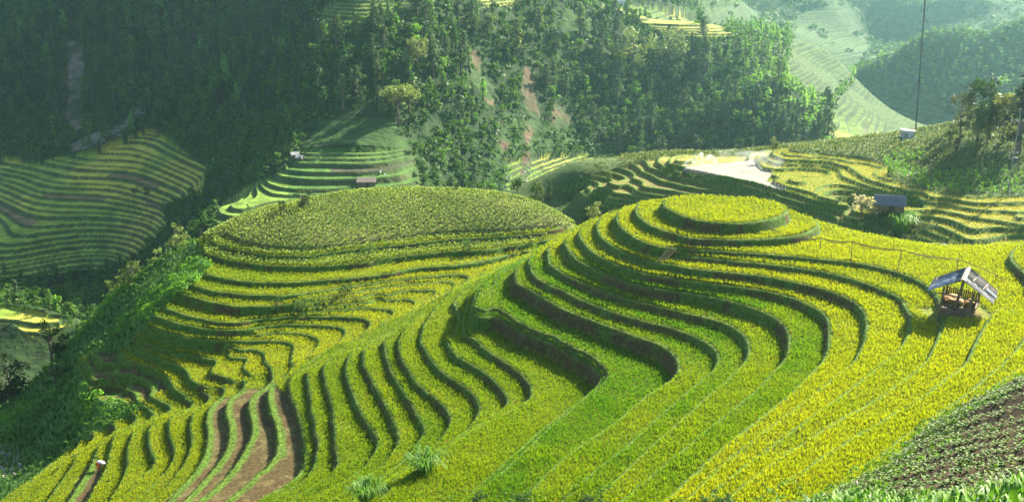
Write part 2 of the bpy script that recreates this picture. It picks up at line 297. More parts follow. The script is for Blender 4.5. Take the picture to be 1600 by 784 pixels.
# ------------------------------------------------ plateau of terraces beyond the first hill
MLT = {0: -38, -1: -37.55, -2: -37.1, -3: -36.6, -4: -36.3, -5: -36}
def mlev(m): return -38 - .65 * m if m > 0 else MLT[m] if m >= -5 else -36 - .35 * (m + 5)
MT = [
 (0,[(1050,257),(1070,263.5),(1099,269),(1150,279),(1176,284),(1234,299.5),(1282,315),(1337,326)]),
 (1,[(1035,259),(1057,266),(1099,275.5),(1157,289),(1215,306),(1263,320),(1310,328)]),
 (2,[(1015,262),(1039,271),(1080,281),(1150,296),(1200,309)]),
 (3,[(1000,266),(1020,276),(1032,282),(1060,289),(1091,295)]),
 (4,[(985,269),(988,276),(990,283),(1001,290)]),(5,[(965,273),(976,279),(977,286),(992,295)]),
 (6,[(945,278),(947,286),(951,295)]),(7,[(928,283),(933,290),(938,297),(950,308)]),(8,[(915,288),(920,295),(927,304),(945,315)]),
 (9,[(898,292),(905,297),(915,305),(957,325)]),
 (-1,[(1180,248),(1184,256),(1193,264),(1215,270.5),(1226,270),(1215,275),(1200,281),(1215,288),(1253,297),(1291,310),(1337,318),(1453,326),(1530,341),(1600,351)]),
 (-2,[(1190,243),(1196,248),(1203,253),(1224,256.5),(1263,256.5),(1291,258.5),(1308,264),(1315,276),(1351,289),(1402,303),(1453,315),(1530,328),(1600,331)]),
 (-3,[(1203,241),(1210,244),(1224,249),(1250,251),(1290,252),(1326,262),(1351,279),(1402,294),(1478,310),(1530,318),(1600,316)]),
 (-4,[(1222,237.5),(1243,243),(1291,246),(1330,252),(1350,255)]),(-5,[(1238,235),(1272,240),(1330,245),(1362,250)]),
 (3,[(1418,366),(1450,375)]),(2,[(1443,360),(1482,373)]),(1,[(1468,354),(1512,374)]),
]
MP = [(1145,258,-38),(1100,262,-38),(1200,284,-38),(1170,250,-38),(1417,222,-35.4),(1300,232,-36),(1380,215,-35.6),(1250,233,-36.2),(1450,218,-34.6),(1500,222,-32.6),(1500,260,-34.5),(1420,262,-36),(1420,285,-36.3),(1500,295,-36.3),
 (1560,200,-31.6),(1600,180,-30.6),(1600,240,-33),(1600,290,-35.8),(1380,330,-38.6),(1340,340,-39.4),(1420,345,-40.2),(1580,372,-38.9),(1600,362,-38.3),(1640,340,-37.5),(1380,362,-42),(1330,350,-41.5),(870,310,-45.6),(860,325,-46.6),(900,318,-46.5),(850,345,-47.5),(930,340,-46.8),(800,305,-49)]
MY = [(0,215,-62),(30,222,-60),(60,225,-58),(90,225,-54),(-20,210,-66),(120,215,-50),(0,240,-85),(50,250,-85),(100,250,-78),(-40,200,-70),(0,120,-62),(25,118,-58),(45,118,-56),(65,118,-52),(-20,140,-60),(15,135,-52),(40,130,-50),(95,125,-46),(100,190,-32),(125,170,-34)]
mp = []
for k, P in MT:
    P = np.array(P, float); x, y = atZ(P[:, 0], P[:, 1], mlev(k)); s = np.r_[0, np.cumsum(np.hypot(np.diff(x), np.diff(y)))]
    n = max(3, int(s[-1] / 2.5)); q = np.linspace(0, s[-1], n); mp += [(a, b, mlev(k)) for a, b in zip(np.interp(q, s, x), np.interp(q, s, y))]
for px, py, z in MP: x, y = atZ(px, py, z); mp.append((float(x), float(y), z))
mp = np.array(mp + MY)
mid_tps = TPS(mp[:, :2], mp[:, 2], lam=3e-5)
MX0, MX1, MY0, MY1 = -30, 125, 118, 250
mid_s = Grid(mid_tps, MX0 - 4, MX1 + 4, MY0 - 4, MY1 + 4, 1.0)
LVM = np.array(sorted([mlev(m) for m in range(-14, 26)]))
MWILD = [(1235,236),(1230,225),(1380,205),(1420,200),(1500,150),(1700,100),(1700,312),(1600,306),(1520,306),(1470,302),(1400,283),(1385,276),(1390,262),(1365,252),(1330,244)]
MWILD2 = [(780,300),(880,296),(905,300),(925,312),(960,332),(930,350),(830,360)]
MWILD3 = [(955,290),(1000,292),(1010,300),(1060,296),(1090,300),(1000,330),(960,320)]
MBUSH4 = [(1350,335),(1390,330),(1440,345),(1470,350),(1440,362),(1430,372),(1380,372),(1350,355)]
PONDP = [(1066,262),(1100,256),(1150,253),(1181,249),(1184,257),(1193,266),(1215,272),(1205,277),(1198,282),(1213,289),(1232,298),(1210,293),(1176,283),(1150,278),(1099,268)]
PONDW = [tuple(map(float, atZ(a, b, -38))) for a, b in PONDP]
def mid_height(x, y, full=False):
    H = mid_s(x, y); e = .4; gx = (mid_s(x + e, y) - mid_s(x - e, y)) / (2 * e); gy = (mid_s(x, y + e) - mid_s(x, y - e)) / (2 * e); g = np.hypot(gx, gy)
    z, t, dist, i = terrace(H, g, LV=LVM, step_w=.35, lip=.08)
    px, py = project(x, y, H)
    wild = inpoly(px, py, MWILD) | inpoly(px, py, MWILD2) | inpoly(px, py, MBUSH4) | (y > 185) | (H < -48)
    z = np.where(wild, H + .6 * fbm(x, y, 7, 3, 3), z)
    pond = inpoly(x, y, PONDW); z = np.where(pond, -38.05, z)
    if not full: return z
    return z, t, dist, i, g, wild, px, py, H, pond
# ------------------------------------------------ valley and mountains: (pixel x, pixel y, distance ahead in metres)
FY = [
 # left valley terraces and the dark forested slope above them
 (150,430,352),(20,380,356),(20,440,340),(150,350,372),(150,300,392),(60,300,395),(250,300,380),(150,250,418),(230,215,440),(100,235,430),(0,250,432),(-60,300,415),(-80,400,370),
 (150,150,462),(0,150,465),(60,60,500),(150,100,482),(150,0,525),(0,0,530),(300,100,470),(300,0,515),(-150,150,480),(-150,0,540),(300,180,440),(120,130,470),
 (0,476,212),(50,486,208),(95,500,205),(-60,470,215),(0,540,199),(50,560,196),(-60,545,200),(30,510,205),
 # ravine between
 (300,400,318),(250,450,300),(330,330,338),(340,260,352),(420,200,378),(430,90,425),(430,30,450),(430,-40,485),(120,480,285),(60,460,300),(300,300,365),
 # middle terraces and the spur above them
 (560,320,280),(560,345,272),(450,335,273),(350,345,266),(400,310,283),(350,320,276),(500,290,287),(600,290,289),(650,290,292),(500,250,301),(600,240,305),(450,245,304),(560,215,314),(640,230,312),(560,190,321),(560,150,331),(600,100,344),(650,60,360),(600,10,372),(500,100,350),(500,20,380),(640,0,380),(650,-60,400),
 (700,300,308),(700,200,338),(720,100,368),(750,30,395),(800,330,312),(820,260,345),(840,160,385),(850,80,410),(860,0,435),(860,-50,470),(920,320,318),
 (900,290,345),(1000,270,365),(1000,210,392),(1000,150,415),(1000,90,436),(1000,40,455),(960,10,472),(1050,38,452),(1130,62,436),(1110,200,385),(1150,150,398),(1100,260,360),(1200,235,352),(1200,180,370),(1210,120,388),(1225,128,396),(1258,155,388),(1280,180,372),(1290,212,352),(1330,222,340),(1250,215,352),
 # far right slopes
 (1300,160,680),(1250,120,720),(1260,60,800),(1320,60,860),(1300,10,900),(1380,60,900),(1300,-30,950),(1200,20,880),(1130,20,900),(1000,-5,1000),(1100,-30,980),(1200,-40,980),(1420,30,1000),
 (1385,98,640),(1450,55,620),(1500,42,610),(1600,38,600),(1680,38,590),(1350,135,620),(1310,190,570),(1330,225,540),(1400,150,590),(1400,200,555),(1480,150,560),(1480,100,585),(1600,100,560),(1600,170,520),(1500,215,520),(1420,240,520),(1350,170,590),
 (1500,0,900),(1600,0,900),(1400,-5,930),(1560,-50,1050),
]
FW = [(-98,238,-96),(-78,235,-97),(-118,245,-93),(-60,215,-92),(-300,560,60),(-150,575,60),(0,560,30),(-60,540,45),(90,560,-58),(150,520,-62),(60,520,-50),(-300,700,200),(0,800,150),(150,470,-72),(200,480,-90),(160,600,-95),(230,640,-105),
 (200,420,-92),(170,330,-105),(120,300,-108),(60,270,-104),(0,260,-102),(120,230,-98),(260,620,-95),(330,600,-80),(300,560,-66),(420,560,-60),(260,400,-100),(200,250,-95),(330,420,-80),
 (-60,225,-92),(-120,240,-85),(-150,300,-100),(-60,200,-88),(0,210,-92),(-200,420,-95),(-90,180,-80),(300,1200,-30),(700,1100,-20),(-300,1200,200),(0,1300,80),(560,760,-60),(400,760,-75),(330,800,-80),(-120,150,-78)]
fp = [tuple(map(float, atY(a, b, c))) for a, b, c in FY] + FW
fp = np.array(fp); far_tps = TPS(fp[:, :2], fp[:, 2], lam=2e-4)
far_s = Grid(far_tps, -640, 820, 120, 1400, 6.0)
T_LEFT = [(-60,262),(40,262),(90,246),(150,242),(235,205),(290,240),(330,262),(315,300),(250,320),(262,345),(230,385),(170,420),(110,425),(60,400),(0,400),(-60,420)]
T_MIDL = [(470,234),(640,232),(660,262),(655,300),(600,330),(330,350),(335,335),(350,315),(400,285),(450,262),(440,250)]
T_SPUR = [(930,2),(1000,10),(1060,26),(1150,52),(1135,60),(1080,58),(1030,50),(1010,35),(985,20),(930,8)]
T_FAR1 = [(1225,110),(1250,20),(1320,0),(1350,20),(1360,60),(1350,95),(1330,118),(1300,145),(1262,140)]
T_FAR3 = [(1300,165),(1338,118),(1390,128),(1420,150),(1450,165),(1490,180),(1500,225),(1310,225),(1290,200)]
T_FAR2 = [(1060,12),(1180,8),(1190,35),(1120,45),(1090,30)]
T_SM1 = [(395,68),(450,66),(452,97),(400,98)]; T_SM2 = [(530,0),(640,-20),(650,12),(600,30),(540,45),(500,50),(500,20)]; T_SM3 = [(735,-10),(830,-10),(820,15),(740,22)]
T_LOW = [(790,250),(960,240),(985,265),(900,300),(790,310)]
T_LIT = [(-60,468),(0,474),(60,485),(112,506),(70,512),(50,525),(20,505),(-60,500)]
T_TINY = [(-20,255),(45,250),(60,262),(20,275),(-20,278)]
T_LEFT2 = [(-40,400),(60,400),(110,425),(60,430),(-40,430)]
SCARS = [[(105,75),(128,70),(132,110),(126,160),(130,200),(118,212),(106,190),(108,130)],[(185,218),(150,236),(118,240),(112,232),(160,214),(215,170),(228,158),(222,180)],
 [(720,85),(750,90),(760,125),(780,150),(775,175),(745,160),(728,140),(735,120)],[(818,90),(838,92),(842,125),(838,150),(845,190),(835,215),(828,260),(820,290),(812,285),(820,240),(824,190),(815,150),(822,120)],[(870,92),(888,95),(890,115),(875,120)],[(262,90),(278,92),(274,102),(262,100)],
 [(868,170),(890,172),(892,200),(880,215),(862,210)],[(785,190),(800,220),(795,250),(780,240)]]
OPEN = [[(480,225),(500,192),(540,186),(610,190),(645,232),(560,232)],[(150,150),(185,120),(190,160),(170,200),(140,210)],[(790,190),(850,200),(960,235),(960,330),(780,330),(760,260)],[(880,20),(940,40),(930,70),(880,70)],[(1240,-10),(1340,-10),(1330,0),(1250,10)]]
LVF = -125 + np.cumsum(np.random.default_rng(11).uniform(.75, 1.65, 160))
def far_height(x, y, full=False):
    H0 = far_s(x, y)
    px, py = project(x, y, H0)
    ter = np.zeros(np.shape(x), bool)
    for P in (T_LEFT, T_MIDL, T_SPUR, T_FAR1, T_FAR2, T_FAR3, T_SM1, T_SM2, T_SM3, T_LOW, T_TINY, T_LEFT2, T_LIT): ter |= inpoly(px, py, P)
    amp = np.where(ter, 0.10, 1.0); dd = sstep(250, 420, y)
    H = H0 + amp * (fbm(x, y, 60, 4, 21) * 16 * dd + fbm(x, y, 14, 3, 22) * 2.0)
    e = 1.2; gx = (far_s(x + e, y) - far_s(x - e, y)) / (2 * e); gy = (far_s(x, y + e) - far_s(x, y - e)) / (2 * e); g = np.hypot(gx, gy)
    g = np.clip(g, .15, 1.2)
    z, t, dist, i = terrace(H, g, LV=LVF, step_w=.8, lip=.06)
    z = np.where(ter, z, H)
    if not full: return z
    return z, t, dist, i, g, ter, px, py, H
# ------------------------------------------------ terrain meshes
def grid_faces(nx, ny):
    i = np.arange(nx - 1)[None, :] + nx * np.arange(ny - 1)[:, None]; i = i.ravel()
    return np.stack([i, i + 1, i + 1 + nx, i + nx], 1)
def mixc(a, b, t): t = np.asarray(t)[..., None]; return np.asarray(a) * (1 - t) + np.asarray(b) * t
C_soil = (.075, .052, .020); C_red = (.20, .085, .045); C_grass = (.06, .115, .014); C_dgrass = (.035, .075, .02); C_lgrass = (.09, .15, .02); C_under = (.15, .18, .02); C_straw = (.115, .095, .036)
HARV = [[(428,596),(450,612),(462,640),(480,690),(478,735),(440,765),(380,790),(240,790),(300,740),(324,700),(318,650),(340,622),(380,608)],
        [(95,790),(120,745),(140,715),(155,712),(160,735),(135,790)],[(225,515),(205,545),(150,545),(135,560),(125,570),(135,600),(165,625),(235,620),(262,600),(243,580),(215,575),(186,560),(190,545)]]
rice_spots = {}
def build_near():
    nx = 980; ny = 1000; X, Y = np.meshgrid(np.linspace(NX0, NX1, nx), np.linspace(NY0, NY1, ny)); x = X.ravel(); y = Y.ravel()
    z, t, dist, i, g, corn, bank, patch, px, py, H = near_height(x, y, True)
    m = corn | bank | patch
    harv = np.zeros(len(x), bool)
    for P in HARV: harv |= inpoly(px, py, P)
    n1 = fbm(x, y, 5, 4, 31) + .5; n2 = fbm(x, y, 1.2, 3, 32) + .5
    c = np.tile(np.array(C_under), (len(x), 1))
    c = np.where((harv & ~m)[:, None], mixc(C_soil, C_straw, sstep(.45, .6, n2) * .8), c)
    ris = mixc(C_grass, C_soil, sstep(.50, .60, n1 * .6 + n2 * .4)); big = (px > 770) & (px < 1062) & (py > 430) & (py < 640)
    ris = np.where(big[:, None], mixc(C_grass, C_soil, sstep(.30, .45, n1 * .5 + n2 * .5)), ris)
    c = np.where(((t > 0) & ~m)[:, None], ris, c)
    edge = (dist < np.where(harv, .75, .40)) & (t <= 0) & ~m; c = np.where(edge[:, None], mixc(C_lgrass, C_grass, n2), c)
    c = np.where(bank[:, None], mixc(C_dgrass, C_grass, n1) * 1.4, c); c = np.where(corn[:, None], mixc(C_grass, (.14, .13, .05), n1), c)
    rows = .5 + .5 * np.sin((x * .62 + y * .78) * 2 * np.pi / 2.6 + 2 * fbm(x, y, 8, 2, 40))
    c = np.where(patch[:, None], mixc((.065, .045, .020), C_grass, sstep(.5, .75, n1)), c); z = np.where(patch & (y > 32), z + .34 * rows ** 1.5, z)
    link = link_mesh('terraced_hillside', np.stack([x, y, z], 1), grid_faces(nx, ny), M_ground, col=c, smooth=True); tag(link, kind='structure')
build_near()
def build_mid():
    nx = 560; ny = 500; X, Y = np.meshgrid(np.linspace(MX0, MX1, nx), np.linspace(MY0, MY1, ny)); x = X.ravel(); y = Y.ravel()
    z, t, dist, i, g, wild, px, py, H, pond = mid_height(x, y, True)
    n1 = fbm(x, y, 5, 4, 51) + .5; n2 = fbm(x, y, 1.5, 3, 52) + .5
    bare = (px > 880) & (px < 1340) & (py > 250) & (H < -38)
    c = np.where(bare[:, None], mixc(C_straw, (.2, .2, .04), n1), np.array((.26, .24, .05)))
    c = np.where((t > 0)[:, None], mixc(C_grass, C_dgrass, n2), c); c = np.where(((dist < .5) & (t <= 0))[:, None], np.array(C_lgrass), c)
    c = np.where(pond[:, None], np.array((.27, .255, .205)), c)
    c = np.where(wild[:, None], mixc(C_dgrass, (.10, .14, .04), n1), c)
    keep_low = z
    o = link_mesh('plateau_terraces', np.stack([x, y, z], 1), grid_faces(nx, ny), M_ground, col=c, smooth=True); tag(o, kind='structure')
build_mid()
def build_far():
    na, nr = 1300, 1250; A = np.radians(np.linspace(-31, 31, na)); R = 200 * (1300 / 200) ** np.linspace(0, 1, nr); AA, RR = np.meshgrid(A, R); x = (RR * np.sin(AA)).ravel(); y = (RR * np.cos(AA)).ravel()
    z, t, dist, i, g, ter, px, py, H = far_height(x, y, True)
    n1 = fbm(x, y, 30, 4, 61) + .5; n2 = fbm(x, y, 6, 3, 62) + .5
    c = mixc((.012, .028, .008), (.026, .05, .013), n1)
    c = np.where(((y > 560) & (px > 1050))[:, None], mixc((.030, .06, .018), (.055, .095, .026), n1), c)
    for P in OPEN:
        k = inpoly(px, py, P); c = np.where(k[:, None], mixc((.02, .05, .010), (.035, .07, .015), n2), c)
    tr = mixc((.13, .20, .03), (.28, .29, .05), sstep(.4, .6, n1)); ri = mixc(C_dgrass, (.06, .07, .025), n2)
    tr = np.where(((vnoise(i * 3.7, np.floor(x / 25 + i * .3), 1, 9) > .9) & ter)[:, None], np.array((.12, .09, .05)), tr)
    c_up = ((px > 330) & (px < 700) & (y < 345)); tr = np.where(c_up[:, None], tr * np.where(px[:, None] > 450, (.42, .58, .6), (.9, .95, .9)), tr)  # cloud shadow painted into the middle treads, right of their bright left end
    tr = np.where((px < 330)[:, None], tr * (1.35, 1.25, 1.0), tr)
    fade = (sstep(330, 420, y) * (px > 1160) + sstep(430, 560, y) * (px <= 1160) * (py > 60) + (y > 600))[:, None].clip(0, 1); tr = tr * (1 - fade) + np.array((.062, .10, .026)) * fade; ri = ri * (1 - fade) + np.array((.026, .054, .016)) * fade  # far treads and risers lose contrast with distance, haze put into the colour
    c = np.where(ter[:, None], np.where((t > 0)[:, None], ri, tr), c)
    for P in SCARS:
        k = inpoly(px + 10 * (n2 - .5) * 2, py + 6 * (n1 - .5), P) & (n2 > .30); c = np.where(k[:, None], mixc((.035, .065, .018), (.10, .068, .042), sstep(.42, .72, n2)), c)
    k = inpoly(px, py, SCARS[0]) | inpoly(px, py, SCARS[1]); c = np.where(k[:, None], mixc((.05, .055, .03), (.15, .125, .10), sstep(.4, .75, n2)), c)
    o = link_mesh('mountain_terrain', np.stack([x, y, z], 1), grid_faces(na, nr), M_far, col=c, smooth=True); tag(o, kind='structure')
build_far()
# ------------------------------------------------ small plants, built as real leaves
def blade_tuft(n, h, spread, wid, seed, droop=.0, segs=1, base=.03):
    r = np.random.default_rng(seed); V = []; T = []; S = []          # S: height share of each vertex
    for i in range(n):
        a = r.uniform(0, 2 * np.pi); L = h * r.uniform(.75, 1.1); o = spread * r.uniform(.3, 1); ca, sa = np.cos(a), np.sin(a); b0 = base * r.uniform(0, 1)
        sx, sy = -sa, ca; wq = wid * r.uniform(.7, 1.2); k = len(V)
        V.append((b0 * ca, b0 * sa, 0)); S.append(0)
        for q in range(1, segs + 1):
            f = q / (segs + 1); rr = b0 + o * f ** 1.6; zz = L * (f ** .85) - droop * L * max(0, f - .5) ** 2
            V += [(rr * ca + sx * wq / 2, rr * sa + sy * wq / 2, zz), (rr * ca - sx * wq / 2, rr * sa - sy * wq / 2, zz)]; S += [f, f]
        V.append(((b0 + o) * ca, (b0 + o) * sa, L * (1 - droop))); S.append(1)
        T.append((k, k + 1, k + 2))
        for q in range(1, segs): j = k + 2 * q; T += [(j - 1, j + 1, j), (j, j + 1, j + 2)]
        T.append((k + 2 * segs - 1, k + 2 * segs + 1, k + 2 * segs))
    return np.array(V), np.array(T), np.array(S)
def leaf_blob(n, r0, leaf, seed, flat=.8, inner=.55):
    r = np.random.default_rng(seed); V = []; T = []; S = []
    for i in range(n):
        d = r.normal(size=3); d[2] = abs(d[2]) * 1.0 - .15; d /= np.linalg.norm(d); R = r0 * r.uniform(inner, 1); p = d * R * (1, 1, flat); p[2] += r0 * .25
        u = np.cross(d, r.normal(size=3)); u /= np.linalg.norm(u); v = np.cross(d, u) + d * r.uniform(-.6, .6); L = leaf * r.uniform(.6, 1.3); k = len(V)
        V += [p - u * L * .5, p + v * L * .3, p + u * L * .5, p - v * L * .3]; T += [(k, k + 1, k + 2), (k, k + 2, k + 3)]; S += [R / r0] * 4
    return np.array(V), np.array(T), np.array(S)
def scatter(name, pos, temps, scale, tint, mat, shade=(1, 1), zs=None, lean=None, tipcol=None, seed=1, which=None):
    """one mesh of many small plants. tint (n,3); shade = colour factor at foot and tip of a leaf (low leaves are darker, and shade in the gaps is painted in)"""
    r = np.random.default_rng(seed); n = len(pos)
    if n == 0: return None
    which = r.integers(0, len(temps), n) if which is None else which; rot = r.uniform(0, 2 * np.pi, n); zs = np.ones(n) if zs is None else zs
    VV = []; TT = []; CC = []; off = 0
    for k, (V, T, S) in enumerate(temps):
        m = np.where(which == k)[0]
        if len(m) == 0: continue
        c, s = np.cos(rot[m])[:, None], np.sin(rot[m])[:, None]; sc = scale[m][:, None]
        X = (V[None, :, 0] * c - V[None, :, 1] * s) * sc + pos[m, 0:1]; Y = (V[None, :, 0] * s + V[None, :, 1] * c) * sc + pos[m, 1:2]; Z = V[None, :, 2] * sc * zs[m][:, None] + pos[m, 2:3]
        if lean is not None: X = X + lean[m, 0:1] * V[None, :, 2] * sc; Y = Y + lean[m, 1:2] * V[None, :, 2] * sc
        VV.append(np.stack([X, Y, Z], -1).reshape(-1, 3)); nv = len(V)
        TT.append((T[None] + (off + nv * np.arange(len(m)))[:, None, None]).reshape(-1, 3)); off += nv * len(m)
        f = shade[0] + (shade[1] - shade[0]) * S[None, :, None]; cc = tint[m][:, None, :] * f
        if tipcol is not None: g = (S > .9)[None, :, None]; cc = np.where(g, tipcol[m][:, None, :], cc)
        CC.append(cc.reshape(-1, 3))
    return link_mesh(name, np.concatenate(VV), np.concatenate(TT), mat, col=np.concatenate(CC))
def jgrid(x0, x1, y0, y1, s, seed):
    r = np.random.default_rng(seed); X, Y = np.meshgrid(np.arange(x0, x1, s), np.arange(y0, y1, s)); return (X + r.uniform(-.42, .42, X.shape) * s).ravel(), (Y + r.uniform(-.42, .42, X.shape) * s).ravel()
def inframe(px, py, m=60): return (px > -m) & (px < 1600 + m) & (py > -m) & (py < 784 + m)
RT = [blade_tuft(9, .42, .13, .036, s, droop=.15) for s in (1, 2, 3, 4)]
GT = [blade_tuft(8, .34, .20, .035, s, droop=.25) for s in (5, 6, 7)]
RIPE = {}
def ripeness(i, px, py, hill, x, y):
    k = 39 - i
    r = np.select([k <= 5, k == 6, k == 7, k == 8, k == 9, k == 10, k == 11, k == 12, k <= 21], [.82, .20, .28, .20, .24, .12, .18, .32, .40], .66)
    r = np.where((k >= 6) & (k <= 11) & (px + 1.35 * (py - 560) > 1090), r + .12, r)
    band = ~hill & (py < 600 + (300 - px) * .12) & (px < 830) & (py < 405 + (800 - px) * .44 + 8); r = np.where(band, .66, r)
    r = np.where((k >= 3) & (k <= 8) & (px < 1000) & (py < 400), .65, r)
    h = .45 + .45 * sstep(-60, 60, (px - 400) * .35 + (py - 470)); r = np.where(hill, h, r)
    return r + .10 * fbm(x, y, 9, 3, 71) * 2 + .06 * np.sin(i * 2.4)
def build_rice():
    bands = [(10, 62, .14), (62, 85, .165), (85, 110, .20), (110, 140, .25), (140, 165, .34)]; n = 0
    out = []
    for b, (y0, y1, s) in enumerate(bands):
        x, y = jgrid(-82, 70, y0, y1, s, 100 + b); H = near_s(x, y); px, py = project(x, y, H); k = inframe(px, py) | ((px > -200) & (px < 1860) & (py > 250) & (py < 950)); x, y = x[k], y[k]
        z, t, dist, i, g, corn, bank, patch, px, py, H = near_height(x, y, True)
        bald = (t > 0) | (dist < np.minimum(.30, .18 / np.maximum(g, .05))) | corn | bank | patch
        for P in HARV: bald |= inpoly(px, py, P)
        bald |= (np.abs(x - HUT[0]) < 2.6) & (np.abs(y - HUT[1]) < 2.2)
        bald |= (px < 235) & (py > 660) & (py < 30 + (1150 - px) * .60) & (vnoise(x + y, y * 0, 1.0, 3) > .5)
        k = ~bald; x, y, z, i, px, py = x[k], y[k], z[k], i[k], px[k], py[k]; hill = i >= 100
        r = np.clip(ripeness(np.where(hill, i - 100, i), px, py, hill, x, y) + RNG.normal(0, .09, len(x)) + .35 * fbm(x, y, 2.5, 3, 92), 0, 1.1)
        out.append(np.stack([x, y, z, r, np.full(len(x), s / .16)], 1))
    A = np.concatenate(out); print('rice', len(A)); r = A[:, 3]
    col = mixc((.05, .20, .004), (.35, .41, .008), np.clip(r, 0, 1)) * RNG.uniform(.85, 1.15, (len(A), 1)); brn = RNG.uniform(0, 1, (len(A), 1)) < .03 * r[:, None]; col = np.where(brn, np.array((.24, .15, .03)), col)
    tip = mixc((.11, .32, .006), (.48, .51, .015), np.clip(r + .1, 0, 1))
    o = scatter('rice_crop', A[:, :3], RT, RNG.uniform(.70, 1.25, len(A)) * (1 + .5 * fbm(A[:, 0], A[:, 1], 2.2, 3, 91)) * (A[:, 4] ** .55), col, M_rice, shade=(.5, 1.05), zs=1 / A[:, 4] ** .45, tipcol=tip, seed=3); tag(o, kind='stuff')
HUT = atZ(1497, 478, -31.3); HUT = (float(HUT[0]), float(HUT[1]))
build_rice()
# ------------------------------------------------ terrain lookups and further ground cover
def height_any(x, y, which): return {'n': near_height, 'm': mid_height, 'f': far_height}[which](np.atleast_1d(np.asarray(x, float)), np.atleast_1d(np.asarray(y, float)))
RNGY = {'n': (14, 182), 'm': (119, 248), 'f': (190, 1200)}
def hit(px, py, which):
    """where the sight line through a photo pixel meets that ground"""
    a, b = RNGY[which]; Y = np.geomspace(a, b, 900); x, y, z = atY(px, py, Y); d = z - height_any(x, y, which); k = np.where(d < 0)[0]
    k = k[0] if len(k) else int(np.argmin(np.abs(d))); return float(x[k]), float(Y[k]), float(height_any(x[k], y[k], which)[0])
SH = [leaf_blob(26, .55, .24, s) for s in (21, 22, 23)]
def build_cover():
    # grass on the risers and bunds of the near terraces
    x, y = jgrid(-85, 72, 40, 142, .27, 201); H = near_s(x, y); px, py = project(x, y, H); k = inframe(px, py, 200); x, y = x[k], y[k]
    z, t, dist, i, g, corn, bank, patch, px, py, H = near_height(x, y, True); n = fbm(x, y, 4, 3, 77); hv = np.zeros(len(x), bool)
    for P in HARV: hv |= inpoly(px, py, P)
    k = ((t > .02) | (dist < np.minimum(.28, .17 / np.maximum(g, .05))) | (hv & (dist < .6))) & ~corn & ~bank & ~patch & (RNG.uniform(0, 1, len(x)) < np.where((px > 770) & (px < 1062) & (py > 430), .30, .62)); k0 = k; x, y, z, n = x[k], y[k], z[k], n[k]; print('riser grass', len(x))
    c = mixc((.055, .13, .010), (.16, .25, .018), np.clip(n + .5 + RNG.normal(0, .15, len(x)), 0, 1))
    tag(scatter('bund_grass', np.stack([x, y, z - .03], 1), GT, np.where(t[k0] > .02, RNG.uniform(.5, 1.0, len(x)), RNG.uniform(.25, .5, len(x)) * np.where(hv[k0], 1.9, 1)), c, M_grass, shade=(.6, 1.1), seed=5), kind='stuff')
    # straw stubble on the harvested terraces
    x, y = jgrid(-60, 0, 70, 135, .30, 202); z, t, dist, i, g, corn, bank, patch, px, py, H = near_height(x, y, True); hv = np.zeros(len(x), bool)
    for P in HARV: hv |= inpoly(px, py, P)
    gn = fbm(x, y, 3.5, 3, 88); k = hv & (t <= 0) & ~corn & ~bank & (RNG.uniform(0, 1, len(x)) < .75); x, y, z, gn = x[k], y[k], z[k], gn[k]
    c = np.where((gn > .0)[:, None], np.array((.06, .13, .02)), mixc((.11, .075, .03), (.30, .25, .12), RNG.uniform(0, 1, len(x))))
    tag(scatter('rice_stubble', np.stack([x, y, z - .02], 1), GT, RNG.uniform(.3, .6, len(x)), c, M_grass, seed=6), kind='stuff')
    # maize on the crown of the second hill
    x, y = jgrid(-75, 12, 120, 172, .48, 203); z, t, dist, i, g, corn, bank, patch, px, py, H = near_height(x, y, True); ledge = (np.isin(i, [100 + j for j in range(len(LVH)) if LVH[j] >= -43.2])) & (t <= 0) & ~bank & (px < 900)
    k = (corn | ledge) & inframe(px, py, 30); x, y, z = x[k], y[k], z[k]; n = fbm(x, y, 6, 3, 78) + .5; print('maize', len(x))
    MZ = [blade_tuft(9, 1.0, .34, .10, s, droop=.35, segs=2) for s in (31, 32, 33)]
    c = mixc((.09, .21, .016), (.36, .43, .05), np.clip(n * .7 + RNG.normal(.1, .22, len(x)), 0, 1)); tip = mixc((.40, .34, .16), (.50, .38, .26), RNG.uniform(0, 1, len(x)))
    tag(scatter('maize_field', np.stack([x, y, z - .05], 1), MZ, RNG.uniform(.6, 1.0, len(x)), c, M_grass, shade=(.6, 1.1), tipcol=tip, seed=7), kind='stuff')
    # tangled bushes and tall grass on the outer bank and the plateau knoll
    P = []; C = []; S = []
    x, y = jgrid(-95, -5, 95, 183, .62, 204); z, t, dist, i, g, corn, bank, patch, px, py, H = near_height(x, y, True); k = bank & inframe(px, py, 200); x, y, z = x[k], y[k], z[k]; n = fbm(x, y, 7, 4, 79) + .5
    P.append(np.stack([x, y, z - .2], 1)); C.append(mixc((.03, .10, .012), (.14, .30, .022), np.clip(n + RNG.normal(0, .18, len(x)), 0, 1))); S.append((.45 + 2.4 * np.clip(n - .38, 0, 1) ** 1.1) * RNG.uniform(.6, 1.6, len(x)))
    # hedge strip below the maize and on the steep green risers
    x, y = jgrid(-70, 5, 118, 152, .42, 205); z, t, dist, i, g, corn, bank, patch, px, py, H = near_height(x, y, True)
    k = (t > .05) & (i >= 100) & ((i - 100) >= len(LVH) - 10) & ~bank & ~corn; x, y, z = x[k], y[k], z[k]
    P.append(np.stack([x, y, z - .15], 1)); C.append(mixc((.03, .075, .012), (.09, .17, .02), RNG.uniform(0, 1, len(x)))); S.append(RNG.uniform(.35, .8, len(x)))
    x, y = jgrid(-30, 125, 125, 215, .95, 206); z, t, dist, i, g, wild, px, py, H, pond = mid_height(x, y, True); k = wild & inframe(px, py, 250) & (H > -50); x, y, z, px, py = x[k], y[k], z[k], px[k], py[k]; n = fbm(x, y, 8, 4, 80) + .5
